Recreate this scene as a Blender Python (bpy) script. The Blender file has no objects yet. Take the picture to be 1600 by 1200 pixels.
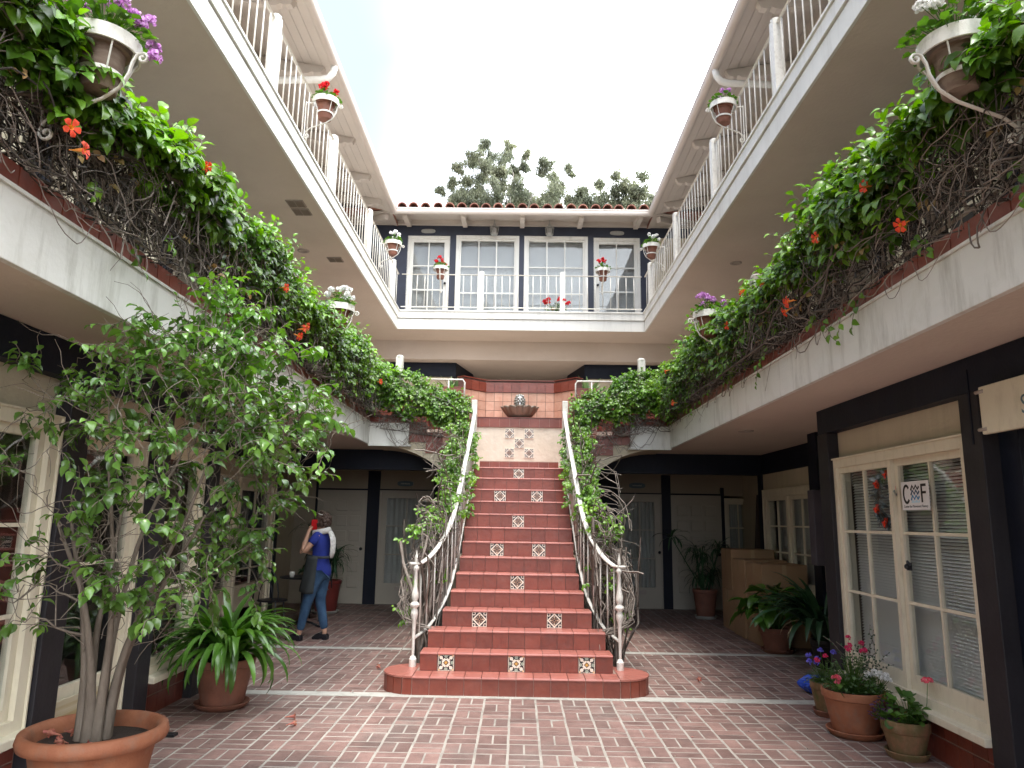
import bpy, math, random
import numpy as np
from mathutils import Vector, Matrix, Euler
rad = math.radians
SC = bpy.context.scene
COL = SC.collection
rng = np.random.default_rng(7)
random.seed(7)

# ------------------------------------------------------------------ camera
cam_d = bpy.data.cameras.new('camera')
cam = bpy.data.objects.new('camera', cam_d)
COL.objects.link(cam)
cam_d.sensor_width = 36
cam_d.lens = 36 * 1132 / 1600
cam_d.clip_start = .05
cam_d.clip_end = 2000
cam.matrix_world = (Matrix.Translation((0, 0, 1.55)) @ Matrix.Rotation(rad(.65), 4, 'Z')
                    @ Matrix.Rotation(rad(100.63), 4, 'X') @ Matrix.Rotation(rad(.9), 4, 'Z'))
SC.camera = cam

# ------------------------------------------------------------------ sky: bright overcast, thin blue gap to the left
SUN_EL, SUN_AZ = 76, 190
w = bpy.data.worlds.new('World')
SC.world = w
w.use_nodes = True
wt = w.node_tree
wt.nodes.clear()
wo = wt.nodes.new('ShaderNodeOutputWorld')
bg = wt.nodes.new('ShaderNodeBackground')
sky = wt.nodes.new('ShaderNodeTexSky')
sky.sky_type = 'NISHITA'
sky.sun_disc = False
sky.sun_elevation = rad(SUN_EL)
sky.sun_rotation = rad(SUN_AZ)
sky.air_density = 1.0
sky.dust_density = 2.2
sky.ozone_density = .6
tc = wt.nodes.new('ShaderNodeTexCoord')
nz = wt.nodes.new('ShaderNodeTexNoise')
nz.inputs['Scale'].default_value = 1.1
nz.inputs['Detail'].default_value = 5
nz.inputs['Roughness'].default_value = .5
mp = wt.nodes.new('ShaderNodeMapping')
mp.inputs['Location'].default_value = (.35, .1, .2)
mp.inputs['Scale'].default_value = (1, 1, 1.6)
sx = wt.nodes.new('ShaderNodeSeparateXYZ')
ad = wt.nodes.new('ShaderNodeMath'); ad.operation = 'MULTIPLY_ADD'   # cloud cover thickens from left to right
ad.inputs[1].default_value = 1.25
rp = wt.nodes.new('ShaderNodeValToRGB')
rp.color_ramp.interpolation = 'EASE'
rp.color_ramp.elements[0].position = .22
rp.color_ramp.elements[0].color = (.085, .085, .085, 1)
rp.color_ramp.elements[1].position = .92
rp.color_ramp.elements[1].color = (1, 1, 1, 1)
mx = wt.nodes.new('ShaderNodeMixRGB')
mx.inputs[2].default_value = (27.0, 28.0, 29.2, 1)
wt.links.new(tc.outputs['Generated'], mp.inputs[0])
wt.links.new(mp.outputs[0], nz.inputs['Vector'])
wt.links.new(tc.outputs['Generated'], sx.inputs[0])
wt.links.new(sx.outputs[0], ad.inputs[0])
wt.links.new(nz.outputs[0], ad.inputs[2])
wt.links.new(ad.outputs[0], rp.inputs[0])
wt.links.new(rp.outputs[0], mx.inputs[0])
wt.links.new(sky.outputs[0], mx.inputs[1])
wt.links.new(mx.outputs[0], bg.inputs[0])
bg.inputs[1].default_value = .072
wt.links.new(bg.outputs[0], wo.inputs[0])

sd = bpy.data.lights.new('sun', 'SUN')
sd.energy = 1.1
sd.angle = rad(16)
sd.color = (1, .96, .9)
sun = bpy.data.objects.new('sun', sd)
COL.objects.link(sun)
# sun direction from elevation/azimuth of the sky (rotation measured from +Y, clockwise from above)
_a = rad(SUN_AZ); _e = rad(SUN_EL)
_dir = Vector((math.sin(_a) * math.cos(_e), math.cos(_a) * math.cos(_e), math.sin(_e)))
sun.rotation_euler = _dir.to_track_quat('Z', 'Y').to_euler()

SC.view_settings.view_transform = 'Standard'
SC.view_settings.look = 'None'
SC.view_settings.gamma = 1
SC.view_settings.use_curve_mapping = False
SC.view_settings.exposure = 1.78
SC.render.engine = 'CYCLES'
SC.cycles.max_bounces = 7
SC.cycles.diffuse_bounces = 3
SC.cycles.glossy_bounces = 3
SC.cycles.transmission_bounces = 4
SC.cycles.transparent_max_bounces = 12
SC.cycles.use_denoising = True
SC.cycles.sample_clamp_indirect = 8
SC.cycles.caustics_reflective = False
SC.cycles.caustics_refractive = False

# ------------------------------------------------------------------ materials
MATS = {}


def mat(name, col, rough=.65, col2=None, scale=3., var=.12, bump=0., bscale=60., rnd=0., spec=.4, metal=0.,
        tint=0., dirt=None, dirt_amt=.4, dirt_scale=(5, 5, .7), trans=0., stretch=None, coat=0., pale=None, pale_amt=.5, pale_scale=.9):
    """principled colour with world-space mottling; rnd: value shift per object; tint: per-face attribute shift"""
    if name in MATS:
        return MATS[name]
    m = bpy.data.materials.new(name)
    m.use_nodes = True
    t = m.node_tree
    N, L = t.nodes, t.links
    b = N['Principled BSDF']
    geo = N.new('ShaderNodeNewGeometry')
    pos = geo.outputs['Position']
    if stretch:
        mpn = N.new('ShaderNodeMapping')
        mpn.inputs['Scale'].default_value = stretch
        L.new(pos, mpn.inputs[0])
        vec = mpn.outputs[0]
    else:
        vec = pos
    n1 = N.new('ShaderNodeTexNoise')
    n1.inputs['Scale'].default_value = scale
    n1.inputs['Detail'].default_value = 6
    n1.inputs['Roughness'].default_value = .62
    L.new(vec, n1.inputs['Vector'])
    r1 = N.new('ShaderNodeMapRange')
    r1.inputs[1].default_value = .3
    r1.inputs[2].default_value = .7
    L.new(n1.outputs[0], r1.inputs[0])
    m1 = N.new('ShaderNodeMixRGB')
    c = np.array(col)
    if col2 is None:
        m1.inputs[1].default_value = (*np.clip(c * (1 - var), 0, 1), 1)
        m1.inputs[2].default_value = (*np.clip(c * (1 + var), 0, 1), 1)
    else:
        m1.inputs[1].default_value = (*col, 1)
        m1.inputs[2].default_value = (*col2, 1)
    L.new(r1.outputs[0], m1.inputs[0])
    out = m1.outputs[0]
    if dirt is not None:
        mpd = N.new('ShaderNodeMapping')
        mpd.inputs['Scale'].default_value = dirt_scale
        L.new(pos, mpd.inputs[0])
        nd = N.new('ShaderNodeTexNoise')
        nd.inputs['Scale'].default_value = 1.6
        nd.inputs['Detail'].default_value = 8
        nd.inputs['Roughness'].default_value = .68
        L.new(mpd.outputs[0], nd.inputs['Vector'])
        rd = N.new('ShaderNodeMapRange')
        rd.inputs[1].default_value = .5
        rd.inputs[2].default_value = .78
        rd.inputs[4].default_value = dirt_amt
        L.new(nd.outputs[0], rd.inputs[0])
        md = N.new('ShaderNodeMixRGB')
        md.inputs[2].default_value = (*dirt, 1)
        L.new(rd.outputs[0], md.inputs[0])
        L.new(out, md.inputs[1])
        out = md.outputs[0]
    if pale is not None:
        np_ = N.new('ShaderNodeTexNoise')
        np_.inputs['Scale'].default_value = pale_scale
        np_.inputs['Detail'].default_value = 9
        np_.inputs['Roughness'].default_value = .72
        np_.inputs['Distortion'].default_value = .6
        L.new(pos, np_.inputs['Vector'])
        rp_ = N.new('ShaderNodeMapRange')
        rp_.inputs[1].default_value = .52
        rp_.inputs[2].default_value = .74
        rp_.inputs[4].default_value = pale_amt
        L.new(np_.outputs[0], rp_.inputs[0])
        mp_ = N.new('ShaderNodeMixRGB')
        mp_.inputs[2].default_value = (*pale, 1)
        L.new(rp_.outputs[0], mp_.inputs[0])
        L.new(out, mp_.inputs[1])
        out = mp_.outputs[0]
    if rnd or tint:
        hs = N.new('ShaderNodeHueSaturation')
        val = None
        if rnd:
            oi = N.new('ShaderNodeObjectInfo')
            a = N.new('ShaderNodeMapRange')
            a.inputs[3].default_value = 1 - rnd
            a.inputs[4].default_value = 1 + rnd
            L.new(oi.outputs['Random'], a.inputs[0])
            val = a.outputs[0]
        if tint:
            at = N.new('ShaderNodeAttribute')
            at.attribute_name = 'tint'
            a2 = N.new('ShaderNodeMath')
            a2.operation = 'MULTIPLY_ADD'
            a2.inputs[1].default_value = tint
            a2.inputs[2].default_value = 1.
            L.new(at.outputs['Fac'], a2.inputs[0])
            if val is not None:
                mm = N.new('ShaderNodeMath')
                mm.operation = 'MULTIPLY'
                L.new(val, mm.inputs[0])
                L.new(a2.outputs[0], mm.inputs[1])
                val = mm.outputs[0]
            else:
                val = a2.outputs[0]
        L.new(val, hs.inputs['Value'])
        L.new(out, hs.inputs['Color'])
        out = hs.outputs[0]
    L.new(out, b.inputs['Base Color'])
    b.inputs['Roughness'].default_value = rough
    b.inputs['Specular IOR Level'].default_value = spec
    b.inputs['Metallic'].default_value = metal
    if coat:
        b.inputs['Coat Weight'].default_value = coat
        b.inputs['Coat Roughness'].default_value = .25
    if bump:
        nb = N.new('ShaderNodeTexNoise')
        nb.inputs['Scale'].default_value = bscale
        nb.inputs['Detail'].default_value = 5
        L.new(vec, nb.inputs['Vector'])
        bp = N.new('ShaderNodeBump')
        bp.inputs['Strength'].default_value = bump
        bp.inputs['Distance'].default_value = .01
        L.new(nb.outputs[0], bp.inputs['Height'])
        L.new(bp.outputs[0], b.inputs['Normal'])
    if trans:
        tr = N.new('ShaderNodeBsdfTranslucent')
        hs2 = N.new('ShaderNodeHueSaturation')
        hs2.inputs['Saturation'].default_value = 1.25
        hs2.inputs['Value'].default_value = 1.7
        L.new(out, hs2.inputs['Color'])
        L.new(hs2.outputs[0], tr.inputs[0])
        ms = N.new('ShaderNodeMixShader')
        ms.inputs[0].default_value = trans
        L.new(b.outputs[0], ms.inputs[1])
        L.new(tr.outputs[0], ms.inputs[2])
        L.new(ms.outputs[0], N['Material Output'].inputs[0])
    MATS[name] = m
    return m


DIRT = (.16, .14, .11)
WHITE = mat('white_paint', (.76, .75, .70), .5, var=.04, scale=2, bump=.08, bscale=90, dirt=(.42, .40, .35), dirt_amt=.5)
FASCIA = mat('fascia_paint', (.74, .74, .70), .55, var=.05, scale=1.4, bump=.25, bscale=35, dirt=(.27, .26, .21), dirt_amt=.7, dirt_scale=(5, 5, .8), pale=(.58, .57, .50), pale_amt=.6, pale_scale=2.5)
IRONW = mat('white_iron', (.76, .74, .68), .42, var=.05, scale=14, bump=.15, bscale=120, dirt=(.33, .27, .2), dirt_amt=.5, dirt_scale=(22, 22, 14))
SOFFIT = mat('soffit_plaster', (.64, .55, .475), .8, var=.07, scale=.6, bump=.45, bscale=28, dirt=(.50, .41, .34), dirt_amt=.4, dirt_scale=(.7, .7, .7))
EAVE = mat('eave_paint', (.60, .54, .485), .6, var=.05, scale=2, bump=.1, bscale=60)
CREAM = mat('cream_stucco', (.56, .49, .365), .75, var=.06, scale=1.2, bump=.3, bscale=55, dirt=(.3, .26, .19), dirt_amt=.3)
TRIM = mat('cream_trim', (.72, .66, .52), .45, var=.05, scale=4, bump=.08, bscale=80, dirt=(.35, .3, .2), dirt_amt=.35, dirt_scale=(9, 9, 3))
CREAMR = mat('shaded_stucco', (.37, .32, .25), .8, var=.06, scale=1.5, bump=.25, bscale=55)  # cream darkened to paint in the recess shade; upper walls share it
CREAMD = mat('cream_door', (.44, .40, .33), .45, var=.04, scale=3, bump=.06, bscale=80)  # door cream, darkened so the recess shade sits in the colour
NAVY = mat('navy_paint', (.006, .009, .020), .55, var=.25, scale=3, bump=.15, bscale=40, spec=.25, dirt=(.02, .021, .028), dirt_amt=.5)
CHAR = mat('charcoal_paint', (.020, .018, .022), .55, var=.2, scale=4, bump=.15, bscale=40, spec=.3, dirt=(.04, .038, .038), dirt_amt=.5)
TILE = mat('red_tile', (.185, .040, .025), .38, (.235, .058, .036), scale=9, rnd=.16, tint=.12, bump=.2, bscale=24, spec=.5, pale=(.27, .12, .095), pale_amt=.4, pale_scale=3, dirt=(.09, .045, .04), dirt_amt=.45, dirt_scale=(7, 7, 7))
TREAD = mat('tread_tile', (.36, .115, .088), .33, (.43, .16, .125), scale=8, rnd=.08, bump=.12, bscale=30, spec=.6, dirt=(.25, .14, .12), dirt_amt=.4, dirt_scale=(6, 6, 6))  # worn, faded tile; glossy sky highlights also painted in as lighter pink
PEACH = mat('peach_tile', (.58, .29, .20), .5, (.68, .42, .31), scale=8, rnd=.1, bump=.1, bscale=40)
GROUT = mat('tile_grout', (.36, .24, .20), .85, var=.2, scale=12, bump=.3, bscale=80)
GROUTD = mat('dark_grout', (.17, .10, .085), .85, var=.2, scale=12, bump=.3, bscale=80)
PLASTER = mat('cream_plaster', (.68, .62, .50), .7, (.76, .71, .60), scale=5, bump=.5, bscale=14, dirt=(.4, .36, .28), dirt_amt=.5, dirt_scale=(4, 4, 4))
CONC = mat('concrete', (.42, .41, .37), .85, var=.14, scale=6, bump=.5, bscale=70, dirt=(.2, .19, .17), dirt_amt=.6, dirt_scale=(4, 4, 4))
MORTAR = mat('mortar', (.37, .34, .30), .9, var=.16, scale=4, bump=.4, bscale=90, dirt=(.17, .15, .13), dirt_amt=.85, dirt_scale=(1.6, 1.6, 1.6))
BRICK = mat('paving_brick', (.160, .092, .078), .6, (.265, .165, .141), scale=6.5, rnd=.24, tint=.24, pale=(.27, .24, .21), pale_amt=.62, bump=.45, bscale=70, spec=.45,
            dirt=(.115, .095, .085), dirt_amt=.85, dirt_scale=(1.1, 1.1, 1.1))
TERRA = mat('terracotta', (.25, .085, .042), .7, (.36, .145, .075), scale=7, bump=.25, bscale=60, dirt=(.20, .15, .115), dirt_amt=.75, dirt_scale=(6, 6, 4))
TERRAM = mat('mossy_terracotta', (.30, .14, .08), .75, (.10, .105, .035), scale=6, bump=.3, bscale=60, stretch=(2, 2, 1.2), dirt=(.36, .31, .22), dirt_amt=.6, dirt_scale=(7, 7, 3))
TERRAD = mat('dark_terracotta', (.21, .085, .055), .65, var=.2, scale=7, bump=.2, bscale=60, dirt=(.14, .11, .09), dirt_amt=.5)
SOIL = mat('soil', (.035, .024, .018), .95, var=.5, scale=40, bump=1., bscale=120)
ROOFT = mat('roof_tile', (.30, .12, .085), .75, (.40, .20, .15), scale=7, rnd=.25, bump=.3, bscale=40, dirt=(.12, .09, .08), dirt_amt=.6, dirt_scale=(5, 5, 5))
LEAFV = mat('vine_leaf', (.050, .130, .016), .32, (.13, .255, .020), scale=2.2, tint=.78, trans=.3, spec=.55, pale=(.22, .30, .02), pale_amt=.6, pale_scale=5)
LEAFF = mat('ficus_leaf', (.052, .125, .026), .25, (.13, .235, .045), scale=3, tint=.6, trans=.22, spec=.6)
LEAFD = mat('strap_leaf', (.045, .125, .018), .30, (.10, .22, .03), scale=4, tint=.5, trans=.2, spec=.55)
LEAFP = mat('palm_leaf', (.022, .062, .028), .42, (.04, .10, .04), scale=4, tint=.4, trans=.12)
LEAFG = mat('geranium_leaf', (.055, .13, .024), .5, (.11, .215, .04), scale=6, tint=.4, trans=.25)
LEAFE = mat('eucalyptus_leaf', (.12, .14, .10), .55, (.23, .235, .155), scale=.7, tint=.5, trans=.42)  # grey-green, lightened to put distance haze into the leaf colour
LEAFPURP = mat('purple_leaf', (.05, .018, .05), .5, (.09, .04, .08), scale=6, tint=.4, trans=.15)
BARK = mat('ficus_bark', (.115, .092, .072), .85, (.21, .175, .14), scale=12, bump=.7, bscale=70, stretch=(1, 1, .35))
STEM = mat('vine_stem', (.135, .108, .088), .85, (.27, .235, .205), scale=7, tint=.52, bump=.4, bscale=90)
EUBARK = mat('eucalyptus_bark', (.30, .27, .24), .85, (.42, .38, .33), scale=2, bump=.3, bscale=20)
CARD = mat('cardboard', (.31, .185, .10), .8, (.36, .23, .13), scale=3, bump=.1, bscale=60, rnd=.12)
TAPE = mat('packing_tape', (.42, .30, .18), .25, var=.05, scale=5)
SLAT = mat('blind_slat', (.80, .80, .80), .5, var=.04, scale=3)
CURTAIN = mat('curtain', (.5, .5, .48), .9, var=.06, scale=5, stretch=(8, 8, .4))
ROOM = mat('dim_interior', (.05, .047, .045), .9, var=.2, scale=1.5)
METALD = mat('dark_metal', (.03, .03, .035), .4, var=.2, scale=8, metal=.6)
BRONZE = mat('bronze', (.24, .19, .15), .42, (.25, .2, .155), scale=14, bump=.3, bscale=60, metal=.35, dirt=(.33, .31, .28), dirt_amt=.5, dirt_scale=(10, 10, 3))
PEWTER = mat('lion_bronze', (.20, .20, .185), .4, (.36, .36, .33), scale=16, bump=.3, bscale=60, metal=.5)
LANT = mat('lantern_metal', (.42, .42, .40), .4, var=.1, scale=10, metal=.6)
PLATE = mat('sign_plate', (.10, .16, .19), .5, var=.1, scale=10)
PLATEL = mat('sign_letter', (.50, .52, .50), .5, var=.05, scale=10)
VENT = mat('vent_metal', (.40, .34, .30), .5, var=.08, scale=6)
WATER = mat('water_stream', (.75, .78, .8), .15, var=.03, scale=20)
SKIN = mat('skin', (.50, .29, .20), .5, var=.06, scale=14)
HAIR = mat('hair', (.038, .022, .016), .5, (.085, .05, .035), scale=40, bump=.8, bscale=120)
SHIRT = mat('blue_shirt', (.014, .028, .21), .85, var=.15, scale=9, bump=.3, bscale=30)
APRON = mat('dark_apron', (.03, .035, .036), .8, var=.2, scale=8, bump=.3, bscale=25)
JEANS = mat('denim', (.016, .045, .10), .85, (.045, .10, .185), scale=9, bump=.3, bscale=60)
SCARF = mat('white_scarf', (.72, .70, .66), .9, (.42, .41, .40), scale=26, bump=.4, bscale=50)
SHOE = mat('black_shoe', (.012, .012, .016), .35, var=.2, scale=8)
PHONE = mat('red_phone_case', (.62, .015, .018), .35, var=.05, scale=8)
BAG = mat('blue_plastic', (.02, .06, .45), .3, (.04, .11, .6), scale=14, bump=.6, bscale=30)
BLACKP = mat('black_plastic', (.012, .012, .014), .4, var=.2, scale=8)


def petal(name, c, c2=None, tr=.2):
    return mat(name, c, .6, c2, scale=30, tint=.3, trans=tr)


F_RED = petal('red_petal', (.62, .012, .03), (.75, .03, .04))
F_PURP = petal('purple_petal', (.50, .22, .52), (.68, .42, .70))
F_WHITE = petal('white_petal', (.78, .78, .76), (.82, .82, .8))
F_PINK = petal('pink_petal', (.80, .13, .20), (.85, .25, .3))
F_DPINK = petal('magenta_petal', (.55, .02, .10), (.7, .06, .18))
F_ORANGE = petal('orange_petal', (.78, .05, .025), (.85, .12, .05))
F_TUBE = petal('yellow_tube', (.75, .36, .07), (.80, .26, .06))
F_BLUE = petal('blue_petal', (.12, .12, .55), (.25, .2, .7))
F_DRY = petal('dry_petal', (.42, .09, .10), (.52, .27, .16))


def glass_mat():
    m = bpy.data.materials.new('window_glass')
    m.use_nodes = True
    N, L = m.node_tree.nodes, m.node_tree.links
    N.remove(N['Principled BSDF'])
    tr = N.new('ShaderNodeBsdfTransparent')
    tr.inputs[0].default_value = (.95, .965, .96, 1)
    gl = N.new('ShaderNodeBsdfGlossy')
    gl.inputs['Roughness'].default_value = .015
    geo = N.new('ShaderNodeNewGeometry')
    nb = N.new('ShaderNodeTexNoise')
    nb.inputs['Scale'].default_value = 2.2
    L.new(geo.outputs['Position'], nb.inputs['Vector'])
    bp = N.new('ShaderNodeBump')
    bp.inputs['Strength'].default_value = .12
    bp.inputs['Distance'].default_value = .02
    L.new(nb.outputs[0], bp.inputs['Height'])
    L.new(bp.outputs[0], gl.inputs['Normal'])
    dt = N.new('ShaderNodeVectorMath'); dt.operation = 'DOT_PRODUCT'
    L.new(geo.outputs['Incoming'], dt.inputs[0]); L.new(geo.outputs['Normal'], dt.inputs[1])
    ab = N.new('ShaderNodeMath'); ab.operation = 'ABSOLUTE'; L.new(dt.outputs['Value'], ab.inputs[0])
    iv = N.new('ShaderNodeMath'); iv.operation = 'SUBTRACT'; iv.inputs[0].default_value = 1; L.new(ab.outputs[0], iv.inputs[1])
    pw = N.new('ShaderNodeMath'); pw.operation = 'POWER'; pw.inputs[1].default_value = 5; L.new(iv.outputs[0], pw.inputs[0])
    a = N.new('ShaderNodeMath'); a.operation = 'MULTIPLY_ADD'
    a.inputs[1].default_value = .90; a.inputs[2].default_value = .055
    a.use_clamp = True
    L.new(pw.outputs[0], a.inputs[0])
    ms = N.new('ShaderNodeMixShader')
    L.new(a.outputs[0], ms.inputs[0])
    L.new(tr.outputs[0], ms.inputs[1])
    L.new(gl.outputs[0], ms.inputs[2])
    L.new(ms.outputs[0], N['Material Output'].inputs[0])
    return m


GLASS = glass_mat()


def painted_tile_mat(name, bold):
    """Talavera-like print drawn with maths on the tile's own x / z (tile is .146 m)"""
    m = bpy.data.materials.new(name)
    m.use_nodes = True
    N, L = m.node_tree.nodes, m.node_tree.links
    b = N['Principled BSDF']
    b.inputs['Roughness'].default_value = .25
    tcn = N.new('ShaderNodeTexCoord')
    sp = N.new('ShaderNodeSeparateXYZ')
    L.new(tcn.outputs['Object'], sp.inputs[0])

    def M(op, a, bb=None, c=None, clamp=False):
        n = N.new('ShaderNodeMath')
        n.operation = op
        n.use_clamp = clamp
        for i, v in enumerate((a, bb, c)):
            if v is None:
                continue
            if isinstance(v, (int, float)):
                n.inputs[i].default_value = v
            else:
                L.new(v, n.inputs[i])
        return n.outputs[0]

    u = M('MULTIPLY', M('ABSOLUTE', sp.outputs[0]), 1 / .073)
    v = M('MULTIPLY', M('ABSOLUTE', sp.outputs[2]), 1 / .073)
    d = M('ADD', u, v)
    r = M('SQRT', M('ADD', M('MULTIPLY', u, u), M('MULTIPLY', v, v)))

    def band(x, c, wd):
        return M('LESS_THAN', M('ABSOLUTE', M('SUBTRACT', x, c)), wd)

    def dist(cx, cy):
        a = M('SUBTRACT', u, cx)
        c = M('SUBTRACT', v, cy)
        return M('SQRT', M('ADD', M('MULTIPLY', a, a), M('MULTIPLY', c, c)))

    def mixc(fac, c1, c2):
        n = N.new('ShaderNodeMixRGB')
        L.new(fac, n.inputs[0])
        for i, c in ((1, c1), (2, c2)):
            if isinstance(c, tuple):
                n.inputs[i].default_value = (*c, 1)
            else:
                L.new(c, n.inputs[i])
        return n.outputs[0]

    cream, dark, tan = (.84, .78, .66), (.022, .020, .024), (.33, .19, .12)
    if bold:
        col = mixc(band(dist(.62, .62), .30, .085), cream, dark)
        col = mixc(M('LESS_THAN', M('ABSOLUTE', M('SUBTRACT', u, v)), .10), col, cream)
        col = mixc(M('LESS_THAN', dist(.95, .95), .2), col, (.62, .36, .10))
        col = mixc(M('LESS_THAN', dist(.8, 0), .22), col, (.35, .42, .34))
        col = mixc(M('LESS_THAN', dist(0, .8), .22), col, (.35, .42, .34))
        col = mixc(band(dist(.8, 0), .27, .05), col, dark)
        col = mixc(band(dist(0, .8), .27, .05), col, dark)
        col = mixc(M('LESS_THAN', d, .36), col, dark)
        col = mixc(M('LESS_THAN', d, .24), col, (.62, .36, .10))
        col = mixc(M('GREATER_THAN', M('MAXIMUM', u, v), .94), col, cream)
    else:
        ring = band(dist(.78, .78), .20, .055)
        outc = mixc(ring, dark, cream)
        inc = mixc(band(dist(.28, .28), .16, .05), tan, dark)
        inc = mixc(M('LESS_THAN', r, .13), inc, dark)
        inc = mixc(band(d, .62, .05), inc, dark)
        inc = mixc(M('LESS_THAN', dist(.5, 0), .1), inc, (.60, .50, .38))
        inc = mixc(M('LESS_THAN', dist(0, .5), .1), inc, (.60, .50, .38))
        col = mixc(M('LESS_THAN', d, .85), outc, inc)
        col = mixc(band(d, .88, .11), col, cream)
        col = mixc(M('GREATER_THAN', M('MAXIMUM', u, v), .93), col, cream)
    L.new(col, b.inputs['Base Color'])
    return m


PTILE = painted_tile_mat('painted_tile_diamond', False)
PTILEB = painted_tile_mat('painted_tile_scroll', True)

# ------------------------------------------------------------------ mesh helpers


class MB:
    def __init__(s):
        s.v, s.f, s.mi = [], [], []
        s.tint = []

    def add(s, vs, fs, m=0, tint=0.):
        n = len(s.v)
        s.v.extend([tuple(map(float, p)) for p in vs])
        for f in fs:
            s.f.append(tuple(i + n for i in f))
            s.mi.append(m)
        s.tint.extend([tint] * len(vs))
        return s

    def box(s, x0, x1, y0, y1, z0, z1, m=0, tint=0.):
        if x0 > x1: x0, x1 = x1, x0
        if y0 > y1: y0, y1 = y1, y0
        if z0 > z1: z0, z1 = z1, z0
        vs = [(x0, y0, z0), (x1, y0, z0), (x1, y1, z0), (x0, y1, z0), (x0, y0, z1), (x1, y0, z1), (x1, y1, z1), (x0, y1, z1)]
        return s.add(vs, [(0, 3, 2, 1), (4, 5, 6, 7), (0, 1, 5, 4), (1, 2, 6, 5), (2, 3, 7, 6), (3, 0, 4, 7)], m, tint)

    def prism(s, poly, axis, a0, a1, m=0):
        """poly: 2-D outline; axis 'x','y','z' is the extrusion axis; the poly runs over the other two in order"""
        def p(q, a):
            if axis == 'y': return (q[0], a, q[1])
            if axis == 'x': return (a, q[0], q[1])
            return (q[0], q[1], a)
        n = len(poly)
        ar = sum(poly[i][0] * poly[(i + 1) % n][1] - poly[(i + 1) % n][0] * poly[i][1] for i in range(n))
        if ar < 0: poly = poly[::-1]
        vs = [p(q, a0) for q in poly] + [p(q, a1) for q in poly]
        fs = [tuple(range(n))[::-1], tuple(range(n, 2 * n))] + [(i, (i + 1) % n, n + (i + 1) % n, n + i) for i in range(n)]
        if axis == 'y': fs = [f[::-1] for f in fs]
        if a1 < a0: fs = [f[::-1] for f in fs]
        return s.add(vs, fs, m)

    def tube(s, pts, r, k=6, m=0, cap=True, tint=0., flat=None):
        pts = [np.array(p, float) for p in pts]
        n = len(pts)
        if isinstance(r, (int, float)): r = [r] * n
        vs = []
        t0 = pts[1] - pts[0]
        up = np.array([0, 0, 1.]) if abs(t0[2]) < .9 * np.linalg.norm(t0) else np.array([1., 0, 0])
        for i in range(n):
            t = pts[min(i + 1, n - 1)] - pts[max(i - 1, 0)]
            t = t / (np.linalg.norm(t) + 1e-9)
            a = np.cross(up, t)
            a /= (np.linalg.norm(a) + 1e-9)
            up = np.cross(t, a)
            fl = flat if flat else (1, 1)
            for j in range(k):
                th = 2 * math.pi * j / k
                vs.append(pts[i] + r[i] * (fl[0] * math.cos(th) * a + fl[1] * math.sin(th) * up))
        fs = []
        for i in range(n - 1):
            for j in range(k):
                jj = (j + 1) % k
                fs.append((i * k + j, i * k + jj, (i + 1) * k + jj, (i + 1) * k + j))
        if cap:
            fs.append(tuple(range(k))[::-1])
            fs.append(tuple(range((n - 1) * k, n * k)))
        return s.add(vs, fs, m, tint)

    def lathe(s, prof, c=(0, 0, 0), k=32, m=0, wob=0.):
        vs, fs = [], []
        n = len(prof)
        for j in range(k):
            th = 2 * math.pi * j / k
            q = 1 + wob * math.sin(3 * th + 1)
            for r, z in prof:
                vs.append((c[0] + r * q * math.cos(th), c[1] + r * q * math.sin(th), c[2] + z))
        for j in range(k):
            jj = (j + 1) % k
            for i in range(n - 1):
                fs.append((j * n + i, jj * n + i, jj * n + i + 1, j * n + i + 1))
        return s.add(vs, fs, m)

    def ball(s, c, r, k=8, m=0, sc=(1, 1, 1), tint=0.):
        vs, fs = [], []
        h = max(3, k // 2 + 1)
        for i in range(h + 1):
            ph = math.pi * i / h
            for j in range(k):
                th = 2 * math.pi * j / k
                vs.append((c[0] + r * sc[0] * math.sin(ph) * math.cos(th), c[1] + r * sc[1] * math.sin(ph) * math.sin(th), c[2] + r * sc[2] * math.cos(ph)))
        for i in range(h):
            for j in range(k):
                jj = (j + 1) % k
                fs.append((i * k + j, (i + 1) * k + j, (i + 1) * k + jj, i * k + jj))
        return s.add(vs, fs, m, tint)

    def mesh(s, name, mats, smooth=False):
        me = bpy.data.meshes.new(name)
        me.from_pydata(s.v, [], s.f)
        if not isinstance(mats, (list, tuple)): mats = [mats]
        for q in mats: me.materials.append(q)
        if len(mats) > 1:
            me.polygons.foreach_set('material_index', s.mi)
        if any(s.tint):
            at = me.attributes.new('tint', 'FLOAT', 'POINT')
            at.data.foreach_set('value', s.tint)
        if smooth:
            me.polygons.foreach_set('use_smooth', [True] * len(me.polygons))
        me.update()
        return me

    def obj(s, name, mats, parent=None, smooth=False, bevel=0., kind=None, loc=None, label=None, sharp=None):
        me = s.mesh(name, mats, smooth)
        o = bpy.data.objects.new(name, me)
        COL.objects.link(o)
        if parent: o.parent = parent
        if loc: o.location = loc
        if bevel:
            bm = o.modifiers.new('bevel', 'BEVEL')
            bm.width = bevel
            bm.segments = 2
            bm.limit_method = 'ANGLE'
        if kind: o['kind'] = kind
        if label: o['label'] = label
        if smooth and sharp:
            me.set_sharp_from_angle(angle=rad(sharp))
        return o


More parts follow.
